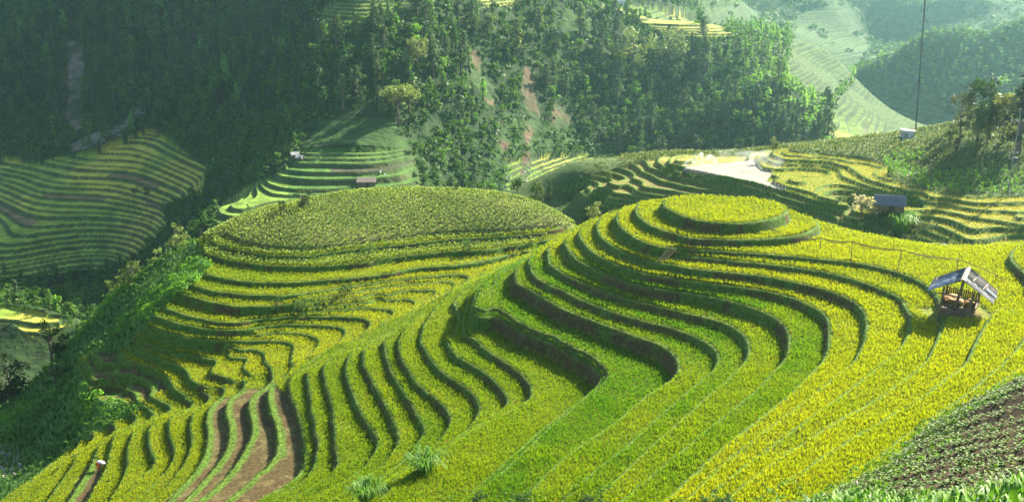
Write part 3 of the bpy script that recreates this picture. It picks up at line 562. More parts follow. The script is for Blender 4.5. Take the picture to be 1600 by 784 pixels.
    P.append(np.stack([x, y, z - .2], 1)); lit = mixc((.04, .085, .015), (.20, .22, .06), np.clip(n * 1.1 - .1 + RNG.normal(0, .18, len(x)), 0, 1)); C.append(lit); S.append((.5 + 1.3 * np.clip(n - .35, 0, 1)) * RNG.uniform(.7, 1.4, len(x)))
    A, B, D = np.concatenate(P), np.concatenate(C), np.concatenate(S); print('scrub', len(A))
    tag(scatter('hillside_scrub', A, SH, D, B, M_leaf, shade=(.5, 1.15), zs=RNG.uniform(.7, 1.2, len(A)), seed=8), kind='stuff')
    TG = [blade_tuft(12, .9, .5, .06, s, droop=.3, segs=2) for s in (41, 42)]
    x, y = jgrid(-95, -5, 95, 183, .8, 207); z, t, dist, i, g, corn, bank, patch, px, py, H = near_height(x, y, True); k = bank & inframe(px, py, 40) & (fbm(x, y, 7, 4, 79) < .05); a = np.stack([x, y, z], 1)[k]
    x, y = jgrid(20, 120, 125, 210, .8, 208); z, t, dist, i, g, wild, px, py, H, pond = mid_height(x, y, True); k = wild & inframe(px, py, 30) & (H > -45); b = np.stack([x, y, z], 1)[k]
    gl = inpoly(*project(b[:, 0], b[:, 1], b[:, 2]), [(1370,262),(1400,235),(1450,240),(1420,262),(1450,268),(1600,270),(1600,305),(1520,303),(1450,298),(1385,272)])
    cb = np.where(gl[:, None], np.array((.17, .36, .02)), mixc((.08, .14, .02), (.20, .23, .05), RNG.uniform(0, 1, len(b))))
    ca = mixc((.035, .10, .012), (.08, .19, .02), RNG.uniform(0, 1, len(a)))
    tag(scatter('tall_grass', np.concatenate([a, b]), TG, RNG.uniform(.6, 1.3, len(a) + len(b)), np.concatenate([ca, cb]), M_grass, shade=(.6, 1.1), seed=9), kind='stuff')
    # rice and stubble on the plateau
    x, y = jgrid(-25, 120, 120, 200, .33, 209); z, t, dist, i, g, wild, px, py, H, pond = mid_height(x, y, True); lowleft = (px < 1180) | ((H < -38.05) & (px < 1340) & (py > 255))
    k = ~wild & ~pond & (t <= 0) & (dist > .2) & inframe(px, py, 200) & ~(lowleft & (RNG.uniform(0, 1, len(x)) < .75)); x, y, z, lowleft, n = x[k], y[k], z[k], lowleft[k], fbm(x, y, 12, 3, 81)[k] + .5
    c = np.where(lowleft[:, None], np.array((.36, .30, .12)), mixc((.20, .32, .03), (.44, .40, .055), np.clip(n, 0, 1))) * RNG.uniform(.8, 1.2, (len(x), 1)); print('plateau rice', len(x))
    tag(scatter('plateau_rice', np.stack([x, y, z - .03], 1), RT, RNG.uniform(1.0, 1.4, len(x)), c, M_rice, shade=(.7, 1.1), zs=np.where(lowleft, .3, .55), seed=10), kind='stuff')
    x, y = jgrid(-25, 120, 120, 200, .5, 210); z, t, dist, i, g, wild, px, py, H, pond = mid_height(x, y, True); k = ~wild & ~pond & (t > .02) & inframe(px, py, 20) & (RNG.uniform(0, 1, len(x)) < .6); x, y, z = x[k], y[k], z[k]
    c = mixc((.04, .095, .015), (.12, .20, .025), RNG.uniform(0, 1, len(x)))
    tag(scatter('plateau_bund_grass', np.stack([x, y, z - .03], 1), GT, RNG.uniform(1.0, 1.8, len(x)), c, M_grass, shade=(.6, 1.1), zs=np.full(len(x), .6), seed=11), kind='stuff')
build_cover()
def build_foreground():
    # vegetable seedlings in rows on the ploughed patch
    x, y = jgrid(8, 66, 31, 78, .31, 220); z, t, dist, i, g, corn, bank, patch, px, py, H = near_height(x, y, True); rows = np.sin((x * .62 + y * .78) * 2 * np.pi / 2.6 + 2 * fbm(x, y, 8, 2, 40)); n = fbm(x, y, 6, 3, 82)
    k = patch & (rows > -.25) & inframe(px, py, 300) & (px > 1300) & (RNG.uniform(0, 1, len(x)) < .8 + .35 + n); x, y, z = x[k], y[k], z[k]
    RO = []
    for s in (51, 52, 53):
        V, T, S = blade_tuft(16, .30, .28, .11, s, droop=.35, segs=2, base=.02); RO.append((V, T, S))
    c = mixc((.06, .13, .014), (.15, .23, .028), RNG.uniform(0, 1, len(x)))
    tag(scatter('vegetable_seedlings', np.stack([x, y, z + .22], 1), RO, RNG.uniform(.4, .85, len(x)), c, M_grass, shade=(.5, 1.15), seed=12), kind='stuff')
    # weeds along the edge of the patch
    x, y = jgrid(-5, 60, 24, 78, .33, 221); z, t, dist, i, g, corn, bank, patch, px, py, H = near_height(x, y, True); n = fbm(x, y, 3, 3, 83) + .5
    edge = [(1640,560),(1560,600),(1500,630),(1440,662),(1380,715),(1250,770),(1150,800),(1200,840),(1330,775),(1400,735),(1450,690),(1510,655),(1570,622),(1640,590)]
    k = (inpoly(px, py, edge) | (patch & (n > np.interp(px, [1250, 1380, 1470, 1600], [.1, .3, .62, .66])) & (px > 1150)) | ((py > 752) & (px < 1330) & (n > .50))) & inframe(px, py, 60); x, y, z, n = x[k], y[k], z[k], n[k]
    c = mixc((.035, .085, .010), (.13, .24, .02), np.clip(n + RNG.normal(0, .2, len(x)), 0, 1))
    tag(scatter('patch_weeds', np.stack([x, y, z], 1), SH + GT, RNG.uniform(.35, .75, len(x)), c, M_leaf, shade=(.5, 1.15), seed=13), kind='stuff')
    # long blades at the photographer's feet
    LB = [blade_tuft(5, 1.0, .45, .052, s, droop=.28, segs=5, base=.05) for s in range(60, 66)]
    x, y = jgrid(2, 16, 17.5, 25, .17, 222); z = near_height(x, y); px, py = project(x, y, z + .5); n = fbm(x, y, 1.5, 2, 84)
    top = np.interp(px, [1050, 1130, 1250, 1340, 1420, 1500, 1600, 1800], [850, 790, 768, 742, 752, 752, 718, 712]); tz = np.clip((784 + 60 - top) / 60, 0, 2)
    pyb = project(x, y, z)[1]; hneed = np.clip((pyb - top) / (FP / y) , .0, 1.5) * RNG.uniform(.5, 1.1, len(x)); k = (hneed > .25) & (px > 1090) & (px < 1800) & (RNG.uniform(0, 1, len(x)) < .62); x, y, z, hneed = x[k], y[k], z[k], hneed[k]
    c = mixc((.06, .16, .012), (.19, .36, .03), RNG.uniform(0, 1, len(x))); c = np.where(RNG.uniform(0, 1, (len(x), 1)) < .06, np.array((.42, .44, .34)), c)
    tag(scatter('foreground_grass', np.stack([x, y, z], 1), LB, hneed, c, M_grass, shade=(.6, 1.1), seed=14), kind='stuff')
build_foreground()
# ------------------------------------------------ trees
def tube(P, R, n=6):
    P = np.asarray(P, float); V = []; F = []
    for i, p in enumerate(P):
        d = P[min(i + 1, len(P) - 1)] - P[max(i - 1, 0)]; d /= np.linalg.norm(d) + 1e-9; a = np.cross(d, (0, 0, 1.0)) if abs(d[2]) < .9 else np.cross(d, (0, 1.0, 0)); a /= np.linalg.norm(a); b = np.cross(d, a)
        for k in range(n): t = 2 * np.pi * k / n; V.append(p + R[i] * (a * np.cos(t) + b * np.sin(t)))
    for i in range(len(P) - 1):
        for k in range(n): F.append((i * n + k, i * n + (k + 1) % n, (i + 1) * n + (k + 1) % n, (i + 1) * n + k))
    F.append(tuple(range(n - 1, -1, -1))); F.append(tuple((len(P) - 1) * n + k for k in range(n))); return V, F
def join_tubes(L):
    V = []; F = []
    for a, b in L: o = len(V); V += list(a); F += [tuple(i + o for i in f) for f in b]
    return V, F
def leaves_at(C, R, n, leaf, r, flat=.7):
    V = []; F = []; S = []
    for c, rad in zip(C, R):
        for j in range(n):
            d = r.normal(size=3); d /= np.linalg.norm(d); p = np.asarray(c) + d * rad * r.uniform(.45, 1.05) * np.array((1, 1, flat)); u = r.normal(size=3); u /= np.linalg.norm(u); v = np.cross(u, d) + .4 * d; L = leaf * r.uniform(.6, 1.3); k = len(V)
            V += [p - u * L * .5, p + v * L * .32, p + u * L * .5, p - v * L * .32]; F.append((k, k + 1, k + 2, k + 3)); S += [r.uniform(.7, 1.25)] * 4
    return V, F, S
def pine_parts(h, seed, dens=1.0, bare=.35, wide=.17, sq=1.0):
    r = np.random.default_rng(seed); bend = r.uniform(-.02, .02, 2) * h
    tp = [(bend[0] * (q ** 2), bend[1] * (q ** 2), h * q) for q in np.linspace(0, .97, 6)]; tr = tube(tp, [.02 * h * (1 - .85 * q) + .02 for q in np.linspace(0, 1, 6)], 6); L = [tr]; C = []; R = []
    nz = int(13 * sq)
    for k in range(nz):
        q = bare + (1 - bare) * (k + .5) / nz; w = wide * h * (1 - (q - bare) / (1 - bare)) ** .75 * r.uniform(.7, 1.25) + .03 * h; nb = 4 if k < nz - 2 else 2
        for j in range(nb):
            a = r.uniform(0, 2 * np.pi); L0 = w * r.uniform(.5, 1.1); z0 = h * q; e = (np.cos(a) * L0, np.sin(a) * L0, z0 + .12 * L0 + .02 * h)
            if dens >= 1: L.append(tube([(0, 0, z0), e], [.004 * h, .002 * h], 3))
            C.append(e); R.append(.055 * h * r.uniform(.7, 1.3)); C.append((e[0] * .5, e[1] * .5, e[2])); R.append(.05 * h * r.uniform(.7, 1.2))
    C.append((bend[0], bend[1], h)); R.append(.035 * h)
    return join_tubes(L), leaves_at(C, R, max(2, int(6 * dens)), .075 * h / math.sqrt(dens), r)
def broad_parts(h, seed, n=9, spread=.32, leaf=.05, dens=1.0, low=.35, gap=0):
    r = np.random.default_rng(seed); tp = [(0, 0, 0), (.02 * h, .01 * h, h * .3), (-.01 * h, .02 * h, h * .55), (.02 * h, 0, h * .8)]; L = [tube(tp, [.03 * h, .024 * h, .016 * h, .006 * h], 7)]; C = []; R = []
    for k in range(n):
        a = r.uniform(0, 2 * np.pi); q = r.uniform(low, .92); o = spread * h * r.uniform(.3, 1) * (1.05 - abs(q - .6)); e = (np.cos(a) * o, np.sin(a) * o, h * q); L.append(tube([(0, 0, h * q * .6), (e[0] * .5, e[1] * .5, h * q * .85), e], [.012 * h, .008 * h, .004 * h], 4))
        for j in range(3): C.append((e[0] + r.normal() * .07 * h, e[1] + r.normal() * .07 * h, e[2] + r.normal() * .05 * h)); R.append(.14 * h * r.uniform(.7, 1.2))
    C.append((0, 0, h * .92)); R.append(.11 * h)
    return join_tubes(L), leaves_at(C, R, int(40 * dens), 1.35 * leaf * h / math.sqrt(dens), r, .8)
_leafm = {}
def leafmat(col):
    if col not in _leafm: _leafm[col] = leaf_mat('leaves_' + str(len(_leafm)), color=col, trans=.38, gain=(1.25, 1.25, .7), var=.3)
    return _leafm[col]
def make_tree(name, parts, col, **k):
    root = empty(name, (0, 0, 0), **k); (tv, tf), (lv, lf, ls) = parts
    link_mesh('trunk', tv, tf, M_bark, parent=root, smooth=True); link_mesh('crown', lv, lf, leafmat(col), parent=root); return root
def parts_to_template(parts):
    (tv, tf), (lv, lf, ls) = parts; tv = np.array(tv); lv = np.array(lv); T = []
    for f in tf:
        for j in range(1, len(f) - 1): T.append((f[0], f[j], f[j + 1]))
    o = len(tv); T += [(a + o, b + o, c + o) for f in lf for (a, b, c) in ((f[0], f[1], f[2]), (f[0], f[2], f[3]))]
    V = np.vstack([tv, lv]); return V, np.array(T), np.r_[np.full(len(tv), -1.0), np.array(ls)]

def scatter_trees(name, pos, temps, h, col, seed):
    """forest mass in one mesh: trunk vertices take bark colour"""
    r = np.random.default_rng(seed); which = r.integers(0, len(temps), len(pos)); VV = []; TT = []; CC = []; off = 0
    for k, (V, T, S) in enumerate(temps):
        m = np.where(which == k)[0]; rot = r.uniform(0, 2 * np.pi, len(m)); c, s = np.cos(rot)[:, None], np.sin(rot)[:, None]; sc = h[m][:, None]
        X = (V[None, :, 0] * c - V[None, :, 1] * s) * sc + pos[m, 0:1]; Y = (V[None, :, 0] * s + V[None, :, 1] * c) * sc + pos[m, 1:2]; Z = V[None, :, 2] * sc + pos[m, 2:3]
        VV.append(np.stack([X, Y, Z], -1).reshape(-1, 3)); TT.append((T[None] + (off + len(V) * np.arange(len(m)))[:, None, None]).reshape(-1, 3)); off += len(V) * len(m)
        cc = col[m][:, None, :] * np.maximum(S, 0)[None, :, None]; cc = np.where((S < 0)[None, :, None], np.array((.09, .075, .055)), cc); CC.append(cc.reshape(-1, 3))
    return link_mesh(name, np.concatenate(VV), np.concatenate(TT), M_leaf, col=np.concatenate(CC))

def build_forest():
    # candidate standing places on the wooded slopes
    x, y = jgrid(-330, 480, 205, 760, 4.6, 301); ang = np.abs(np.arctan2(x, y)); k = (ang < math.radians(28.5)); x, y = x[k], y[k]
    z, t, dist, i, g, ter, px, py, H = far_height(x, y, True); bad = ter.copy()
    for P in SCARS + OPEN: bad |= inpoly(px, py, P)
    n = fbm(x, y, 40, 3, 301) + .5; k = ~bad & inframe(px, py, 45) & (RNG.uniform(0, 1, len(x)) < .50 + n * .8); x, y, z, px, py, n = x[k], y[k], z[k], px[k], py[k], n[k]
    # seen from the camera? march the sight line over the bare ground (valleys behind ridges need no trees)
    vis = np.ones(len(x), bool)
    for f in np.linspace(.25, .97, 26):
        xx, yy, zz = x * f, y * f, (z + 12) * f; gz = np.where(yy > 215, far_s(xx, yy), -400); gz = np.where((yy > 14) & (yy < 180) & (xx > NX0) & (xx < NX1), np.maximum(gz, near_s(xx, yy)), gz); gz = np.where((yy > 122) & (yy < 245) & (xx > MX0) & (xx < MX1), np.maximum(gz, mid_s(xx, yy)), gz); vis &= zz > gz - .5
    x, y, z, px, py, n = [a[vis] for a in (x, y, z, px, py, n)]; print('forest trees', len(x))
    pine_zone = ((px < 470) & (py < 230)) | ((px > 480) & (px < 760) & (py < 190)) | ((px > 860) & (px < 1340) & (py > 40))
    is_pine = np.where(pine_zone, RNG.uniform(0, 1, len(x)) < np.where(px > 760, .38, .6), RNG.uniform(0, 1, len(x)) < .10)
    h = np.where(is_pine, RNG.uniform(6.5, 11.5, len(x)), RNG.uniform(3.5, 6.5, len(x))); h = np.where((px < 620) & (py > 190) | (px > 1350) | (px > 1100) & (py < 165), h * .6, h); h = np.where((px > 600) & (px < 800) & (py > 150), h * .8, h)
    col = np.where(is_pine[:, None], mixc((.028, .080, .012), (.10, .19, .030), np.clip(n + RNG.normal(0, .2, len(x)), 0, 1)), mixc((.035, .095, .012), (.115, .215, .026), np.clip(n + RNG.normal(0, .22, len(x)), 0, 1)))
    col = col * (1 + 1.1 * sstep(1060, 1240, px) * (py < 215) + .8 * (RNG.uniform(0, 1, len(x)) < .08))[:, None]  # crowns towards the right end brightened, sunlight painted into their colour
    col = col + (sstep(1080, 1240, px) * (py < 200) * RNG.uniform(.3, 1, len(x)))[:, None] * np.array((.09, .07, .045))  # pale yellow added there too, as painted rim light
    # the trees that show largest are things of their own
    size = h / y * np.where(is_pine, 1, .8); zone = np.select([(px < 480), (px >= 480) & (px < 760), (px >= 760) & (px < 1345)], [0, 1, 2], 3); own = np.zeros(len(x), bool)
    for zz, q in ((0, 90), (1, 55), (2, 110)):
        m = np.where((zone == zz) & is_pine)[0]; own[m[np.argsort(-size[m] * RNG.uniform(.8, 1.2, len(m)))[:q]]] = True
    GRP = ['pines on the dark left mountain', 'pines on the middle spur', 'pines on the steep ridge']
    def lab_of(zz, px, py):
        if zz == 0:
            if px < 112: return 'slender pine on the dark mountain left of the bare gully, ' + ('high up' if py < 110 else 'low down')
            if px < 290: return 'dark pine between the bare gully and the red scar, ' + ('upper slope' if py < 110 else 'lower slope')
            return 'dark pine right of the red scar on the left mountain, ' + ('upper slope' if py < 110 else 'lower slope')
        if zz == 1:
            return ('pine left of the single small yellow field high on the spur' if px < 560 and py < 100 else 'pine above the maize slope on the left of the wooded spur' if px < 560 else 'pine near the top edge on the wooded spur' if py < 90 else 'pine low on the wooded spur above the middle terraces')
        if px < 870: return 'blue-green pine growing between the reddish landslide scars on the ridge'
        if px < 1010: return 'hazy pine just right of the landslide scars, ' + ('upper ridge face' if py < 150 else 'lower ridge face above the valley')
        if px < 1160: return 'hazy pine in the dense wood below the ridge terraces, ' + ('upper tier' if py < 150 else 'lower tier')
        return 'sun-rimmed pine at the right end of the steep ridge, ' + ('on the crest' if py < 150 else 'near its foot')
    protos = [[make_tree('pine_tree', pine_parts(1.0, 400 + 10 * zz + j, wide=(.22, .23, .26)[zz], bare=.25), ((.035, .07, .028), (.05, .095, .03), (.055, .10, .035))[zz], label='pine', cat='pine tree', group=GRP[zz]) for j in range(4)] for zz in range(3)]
    used = set()
    for j in np.where(own)[0]:
        zz, v = int(zone[j]), int(RNG.integers(0, 4)); p = protos[zz][v]; o = p if (zz, v) not in used else copy_tree(p); used.add((zz, v))
        o['label'] = lab_of(zz, px[j], py[j]); o.location = (float(x[j]), float(y[j]), float(z[j]) - .3); o.scale = (h[j],) * 3; o.rotation_euler.z = RNG.uniform(0, 6.28)
    r = ~own; P4 = np.stack([x, y, z - .3], 1)
    tp = [parts_to_template(pine_parts(1.0, 450 + j, dens=.5, sq=.75, bare=.2, wide=.25)) for j in range(4)]; tb = [parts_to_template(broad_parts(1.0, 470 + j, n=7, dens=.36, leaf=.062, low=.15)) for j in range(4)]
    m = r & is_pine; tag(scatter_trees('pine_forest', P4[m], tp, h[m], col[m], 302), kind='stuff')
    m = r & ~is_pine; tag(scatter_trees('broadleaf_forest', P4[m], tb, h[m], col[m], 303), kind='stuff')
    # undergrowth between the trunks
    x, y = jgrid(-330, 430, 205, 620, 3.0, 305); ang = np.abs(np.arctan2(x, y)); k = (ang < math.radians(27.5)); x, y = x[k], y[k]
    z, t, dist, i, g, ter, px, py, H = far_height(x, y, True); bad = ter.copy()
    for P in SCARS + OPEN[:1] + OPEN[3:]: bad |= inpoly(px, py, P)
    n = fbm(x, y, 30, 4, 306) + .5; k = ~bad & inframe(px, py, 10); x, y, z, n = x[k], y[k], z[k], n[k]
    x2, y2 = jgrid(60, 560, 620, 1050, 8.5, 315); z2, t, dist, i, g, ter, px, py, H = far_height(x2, y2, True); n2 = fbm(x2, y2, 60, 4, 316) + .5; k = inframe(px, py, 10) & (RNG.uniform(0, 1, len(x2)) < np.where(ter, .13, .9)) & (n2 > .3)
    far = np.stack([x2, y2, z2 - .5], 1)[k]; nf = n2[k]; print('undergrowth', len(x))
    S2 = [leaf_blob(24, 1.0, .48, s) for s in (91, 92, 93)]
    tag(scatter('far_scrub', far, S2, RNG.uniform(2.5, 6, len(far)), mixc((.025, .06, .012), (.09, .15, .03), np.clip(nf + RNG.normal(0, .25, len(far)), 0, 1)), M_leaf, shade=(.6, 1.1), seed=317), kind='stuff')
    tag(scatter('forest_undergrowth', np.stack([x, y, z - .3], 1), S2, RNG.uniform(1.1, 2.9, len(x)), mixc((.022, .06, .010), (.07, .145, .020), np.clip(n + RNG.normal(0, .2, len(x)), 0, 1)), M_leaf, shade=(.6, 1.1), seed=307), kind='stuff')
build_forest()

TREES = [ # kind, base px, py, terrain, height px, label, category, colour, options
 ('pine',808,96,'f',58,'pale sunlit pine standing alone on the grassy slope under the top terraces','pine tree',(.12,.17,.05),{}),
 ('pine',842,66,'f',46,'bushy pale pine on the open slope right of the lone slender pine','pine tree',(.12,.17,.05),{}),
 ('pine',906,62,'f',50,'tall airy pine with stacked bright branch tiers beside the upper ridge terraces','pine tree',(.13,.18,.06),{}),
 ('broad',988,118,'f',66,'round pale-crowned tree standing above the forest on the ridge face','tree',(.14,.19,.06),dict(spread=.4)),
 ('broad',1046,112,'f',58,'wide light green tree right of the round pale-crowned tree','tree',(.13,.18,.06),dict(spread=.4)),
 ('pine',1101,120,'f',60,'light pointed pine among darker ones below the ridge terraces','pine tree',(.12,.18,.06),{}),
 ('broad',622,196,'f',58,'bright flat-topped pine whose crown catches the sun above the maize slope','tree',(.20,.26,.06),dict(spread=.34,low=.6)),
 ('broad',640,190,'f',52,'sunlit leaning tree just right of the bright flat-topped one','tree',(.18,.24,.06),dict(spread=.3,low=.6)),
 ('pine',590,140,'f',40,'small yellow-green conifer lit at its tip amid dark forest','pine tree',(.17,.23,.06),{}),
 ('broad',652,120,'f',52,'yellow-green sunlit tree high on the middle spur','tree',(.17,.22,.06),dict(spread=.3,low=.5)),
 ('broad',760,60,'f',36,'thin pale tree on the saddle beside the top terraces','tree',(.14,.19,.06),{}),
 ('broad',210,308,'f',13,'left one of two dark round trees standing in the shaded left valley terraces','tree',(.02,.04,.015),dict(spread=.42,low=.25)),
 ('broad',229,307,'f',13,'right one of two dark round trees standing in the shaded left valley terraces','tree',(.02,.04,.015),dict(spread=.42,low=.25)),
 ('broad',1208,238,'m',22,'small pale green tree at the pond side top edge with smoke drifting past','tree',(.17,.23,.07),{}),
 ('broad',1495,236,'m',92,'slender tree with three separate russet-green leaf clumps on the knoll','tree',(.10,.11,.03),'totem'),
 ('pine',1512,205,'m',66,'dark pointed conifer behind the slender tree with clumps','pine tree',(.025,.05,.02),{}),
 ('broad',1545,222,'m',94,'tall dark broadleaf tree rising in the middle of the knoll grove','tree',(.04,.075,.02),dict(spread=.34,low=.35)),
 ('broad',1527,222,'m',64,'grey-green rounded tree in front of the tall dark tree','tree',(.10,.14,.05),dict(spread=.45,low=.2)),
 ('broad',1565,226,'m',76,'olive tree with sunlit yellow leaves right of the tall dark tree','tree',(.14,.16,.045),dict(spread=.4,low=.25)),
 ('pine',1590,240,'m',112,'very dark tall pine at the right edge of the knoll grove','pine tree',(.02,.045,.018),dict(bare=.1,wide=.26)),
 ('broad',1484,222,'m',30,'low dark tree at the left foot of the grove by the mast','tree',(.05,.085,.025),dict(spread=.45,low=.2)),
 ('broad',1345,344,'m',40,'pale bare-twigged tree with cream leaves beside the slate-roofed hut','tree',(.42,.38,.24),dict(spread=.5,low=.45,dens=.35)),
 ('broad',808,312,'m',32,'thin young tree with a leafy top behind the maize hill','tree',(.08,.15,.03),dict(low=.6,spread=.25)),
 ('broad',838,322,'m',36,'bushy green tree on the saddle between the two hills','tree',(.07,.13,.025),dict(low=.2,spread=.34)),
 ('pine',858,312,'m',30,'small dark conifer on the saddle right of the bushy green tree','pine tree',(.05,.10,.025),dict(bare=.05)),
 ('broad',930,352,'m',34,'pale leafy shrub tree just above the crest of the round summit hill','tree',(.20,.24,.07),dict(low=.25,spread=.4)),
 ('broad',952,284,'m',14,'tiny green tree on the edge of the harvested plateau terraces','tree',(.08,.15,.03),dict(low=.2)),
 ('broad',472,328,'n',32,'dark rounded tree behind the maize hill over the yellow terraces','tree',(.03,.06,.015),dict(low=.15,spread=.5)),
 ('broad',444,334,'n',20,'low dark bush left of the dark rounded tree behind the maize','bush',(.03,.07,.015),dict(low=.1,spread=.5)),
 ('broad',712,300,'n',12,'small dark bush on the very top of the maize hill','bush',(.04,.08,.02),dict(low=.1,spread=.5)),
 ('broad',275,392,'n',44,'pale yellow-green shrub on the skyline of the bushy bank left of the maize','bush',(.20,.26,.07),dict(low=.15,spread=.4)),
 ('broad',243,402,'n',22,'small light shrub on the bank skyline below the tall pale shrub','bush',(.17,.25,.06),dict(low=.15,spread=.5)),
 ('broad',206,448,'n',40,'round sunlit-topped bush on the bank skyline','bush',(.08,.14,.025),dict(low=.1,spread=.45)),
 ('broad',184,452,'n',28,'yellow-green bush at the left of the round one on the bank skyline','bush',(.15,.22,.04),dict(low=.1,spread=.5)),
 ('broad',212,430,'n',24,'small bright bush tucked above the round bush on the skyline','bush',(.17,.24,.05),dict(low=.1,spread=.5)),
 ('broad',78,545,'n',66,'dark tree with a lit top in the gully beside the bright little hill','tree',(.04,.08,.018),dict(low=.2,spread=.36)),
 ('broad',14,600,'n',76,'big dark round tree at the left edge of the picture below the bright hill','tree',(.02,.045,.012),dict(low=.15,spread=.45)),
 ('broad',88,608,'n',44,'dark bush on the grassy bank above the river rocks','bush',(.03,.07,.014),dict(low=.1,spread=.45)),
 ('broad',435,486,'n',18,'left half of the pair of dark bushes hanging over the tall riser','bush',(.03,.08,.015),dict(low=.05,spread=.7)),
 ('broad',472,488,'n',20,'right half of the pair of dark bushes hanging over the tall riser','bush',(.03,.08,.015),dict(low=.05,spread=.7)),
 ('broad',540,462,'n',20,'dark bush hiding the middle of a riser beneath the red soil','bush',(.035,.09,.015),dict(low=.05,spread=.7)),
 ('broad',735,396,'n',22,'dense green bush at the right end of the hedge under the maize','bush',(.05,.11,.018),dict(low=.05,spread=.6)),
 ('broad',575,404,'n',22,'green bush left of the bare red earth bank','bush',(.07,.15,.02),dict(low=.05,spread=.6)),
 ('broad',630,412,'n',16,'light green bush right of the bare red earth bank','bush',(.10,.19,.025),dict(low=.05,spread=.6)),
 ('broad',752,806,'n',34,'dark shrub top at the bottom edge, leftmost of those poking in under the green rice','bush',(.04,.09,.018),dict(low=.05,spread=.6)),
 ('broad',822,804,'n',38,'dark shrub top at the bottom edge, second from the left under the green rice','bush',(.035,.08,.016),dict(low=.05,spread=.55)),
 ('broad',925,808,'n',36,'dark shrub top at the bottom edge, third from the left','bush',(.04,.085,.018),dict(low=.05,spread=.6)),
 ('broad',1115,806,'n',46,'dark shrub top at the bottom edge just left of the long foreground grass','bush',(.04,.09,.018),dict(low=.05,spread=.6)),
 ('broad',1395,274,'m',22,'bright green clump of bushes at the foot of the knoll','bush',(.16,.32,.03),dict(low=.05,spread=.6)),
 ('broad',1440,272,'m',14,'darker low bush right of the bright clump under the knoll','bush',(.08,.14,.03),dict(low=.05,spread=.6)),
 ('broad',1518,228,'m',22,'light green bush beneath the slender tree with clumps','bush',(.14,.26,.04),dict(low=.05,spread=.6)),
]
def totem_parts(h, seed):
    r = np.random.default_rng(seed); L = [tube([(0, 0, 0), (.03 * h, 0, .3 * h), (-.01 * h, 0, .6 * h), (.02 * h, 0, .85 * h)], [.018 * h, .015 * h, .012 * h, .006 * h], 6)]; C = []; R = []
    for z, o, w in ((.86, .0, .15), (.80, .06, .14), (.82, -.12, .10), (.62, .03, .12), (.50, .0, .12), (.44, .04, .09), (.40, -.02, .10), (.20, .02, .07), (.14, -.01, .06)):
        for j in range(3): C.append((o * h + r.normal() * w * h * .35, r.normal() * w * h * .35, z * h + r.normal() * .03 * h)); R.append(w * h * .62)
    return join_tubes(L), leaves_at(C, R, 24, .045 * h, r, .8)
def build_trees():
    for j, (kd, px, py, wh, hp, lab, cat, col, op) in enumerate(TREES):
        x, y, z = hit(px, py, wh); dep = math.hypot(y, z); h = hp / (FP / dep) * 1.08
        name = {'pine tree': 'pine_tree', 'tree': 'broadleaf_tree', 'bush': 'bush'}[cat]
        if op == 'totem': P = totem_parts(1.0, 500 + j)
        elif kd == 'pine': P = pine_parts(1.0, 500 + j, dens=1.5, **{**dict(bare=.25), **op})
        else: P = broad_parts(1.0, 500 + j, **{**dict(n=10 if cat == 'tree' else 8), **op})
        o = make_tree(name, P, col, label=lab, cat=cat); o.location = (x, y, z - .15); o.scale = (h, h, h); o.rotation_euler.z = RNG.uniform(0, 6.28) if op != 'totem' else 0
build_trees()
# two big clumps of silvery grass on the terrace edge
for px, py, hp, lab in ((664,740,44,'upper of two pale feathery grass clumps on the terrace edge'), (572,782,40,'lower of two pale feathery grass clumps on the terrace edge, by the frame bottom'), (1406,362,38,'pale plumed pampas clump below the slate-roofed hut')):
    wh = 'm' if px > 1300 else 'n'; x, y, z = hit(px, py, wh); V, T, S = blade_tuft(170, 1.0, .75, .035, int(px), droop=.45, segs=4, base=.35)
    h = hp / (FP / math.hypot(y, z)) * 1.0; c = mixc((.07, .18, .02), (.15, .27, .05), np.clip(S * .8 + np.random.default_rng(3).normal(0, .25, len(S)), 0, 1))
    tag(link_mesh('grass_clump', V * h + np.array((x, y, z - .1)), T, M_grass, col=c), lab, 'grass clump')
# ------------------------------------------------ built objects
M_wood = plain_mat('weathered_wood', (.16, .115, .075), stretch=(6, 6, .8), scale=4, bump=.01)
M_bamboo = plain_mat('bamboo', (.17, .125, .075), stretch=(3, 3, .6), scale=5, bump=.004)
M_straw = plain_mat('straw', (.28, .16, .055), scale=14, var=.6, bump=.05)
M_white = plain_mat('white_plaster', (.55, .57, .57), scale=3, var=.12)
M_steel = plain_mat('dark_steel', (.045, .05, .055), rough=.5, var=.2)
M_tile = plain_mat('slate_tiles', (.10, .115, .14), scale=9, var=.35, bump=.02)
M_dark = plain_mat('dark_inside', (.05, .04, .03))  # dark brown standing in for the shade inside a doorway
def sheet_mat(name, c1, c2): return plain_mat(name, c1, rough=.75, scale=2.2, color2=c2, stretch=(1, .5, 1), bump=.004)
M_sheetA = sheet_mat('pale_blue_roof_sheet', (.17, .20, .25), (.27, .31, .36)); M_sheetB = sheet_mat('old_brown_roof_sheet', (.09, .08, .07), (.17, .15, .13)); M_sheetC = sheet_mat('grey_white_roof_sheet', (.20, .20, .19), (.36, .35, .33)); M_sheetD = sheet_mat('dark_slate_roof_sheet', (.05, .06, .08), (.09, .10, .12)); M_ridge = sheet_mat('ridge_cap', (.17, .145, .11), (.32, .29, .24))
def bm_obj(name, bm, mat, parent=None, bev=0, mats=None):
    if bev: bmesh.ops.bevel(bm, geom=bm.edges[:], offset=bev, segments=2, affect='EDGES', profile=.6)
    me = bpy.data.meshes.new(name); bm.to_mesh(me); bm.free()
    for q in (mats or [mat]): me.materials.append(q)
    o = bpy.data.objects.new(name, me); COL.objects.link(o)
    if parent: o.parent = parent
    return o
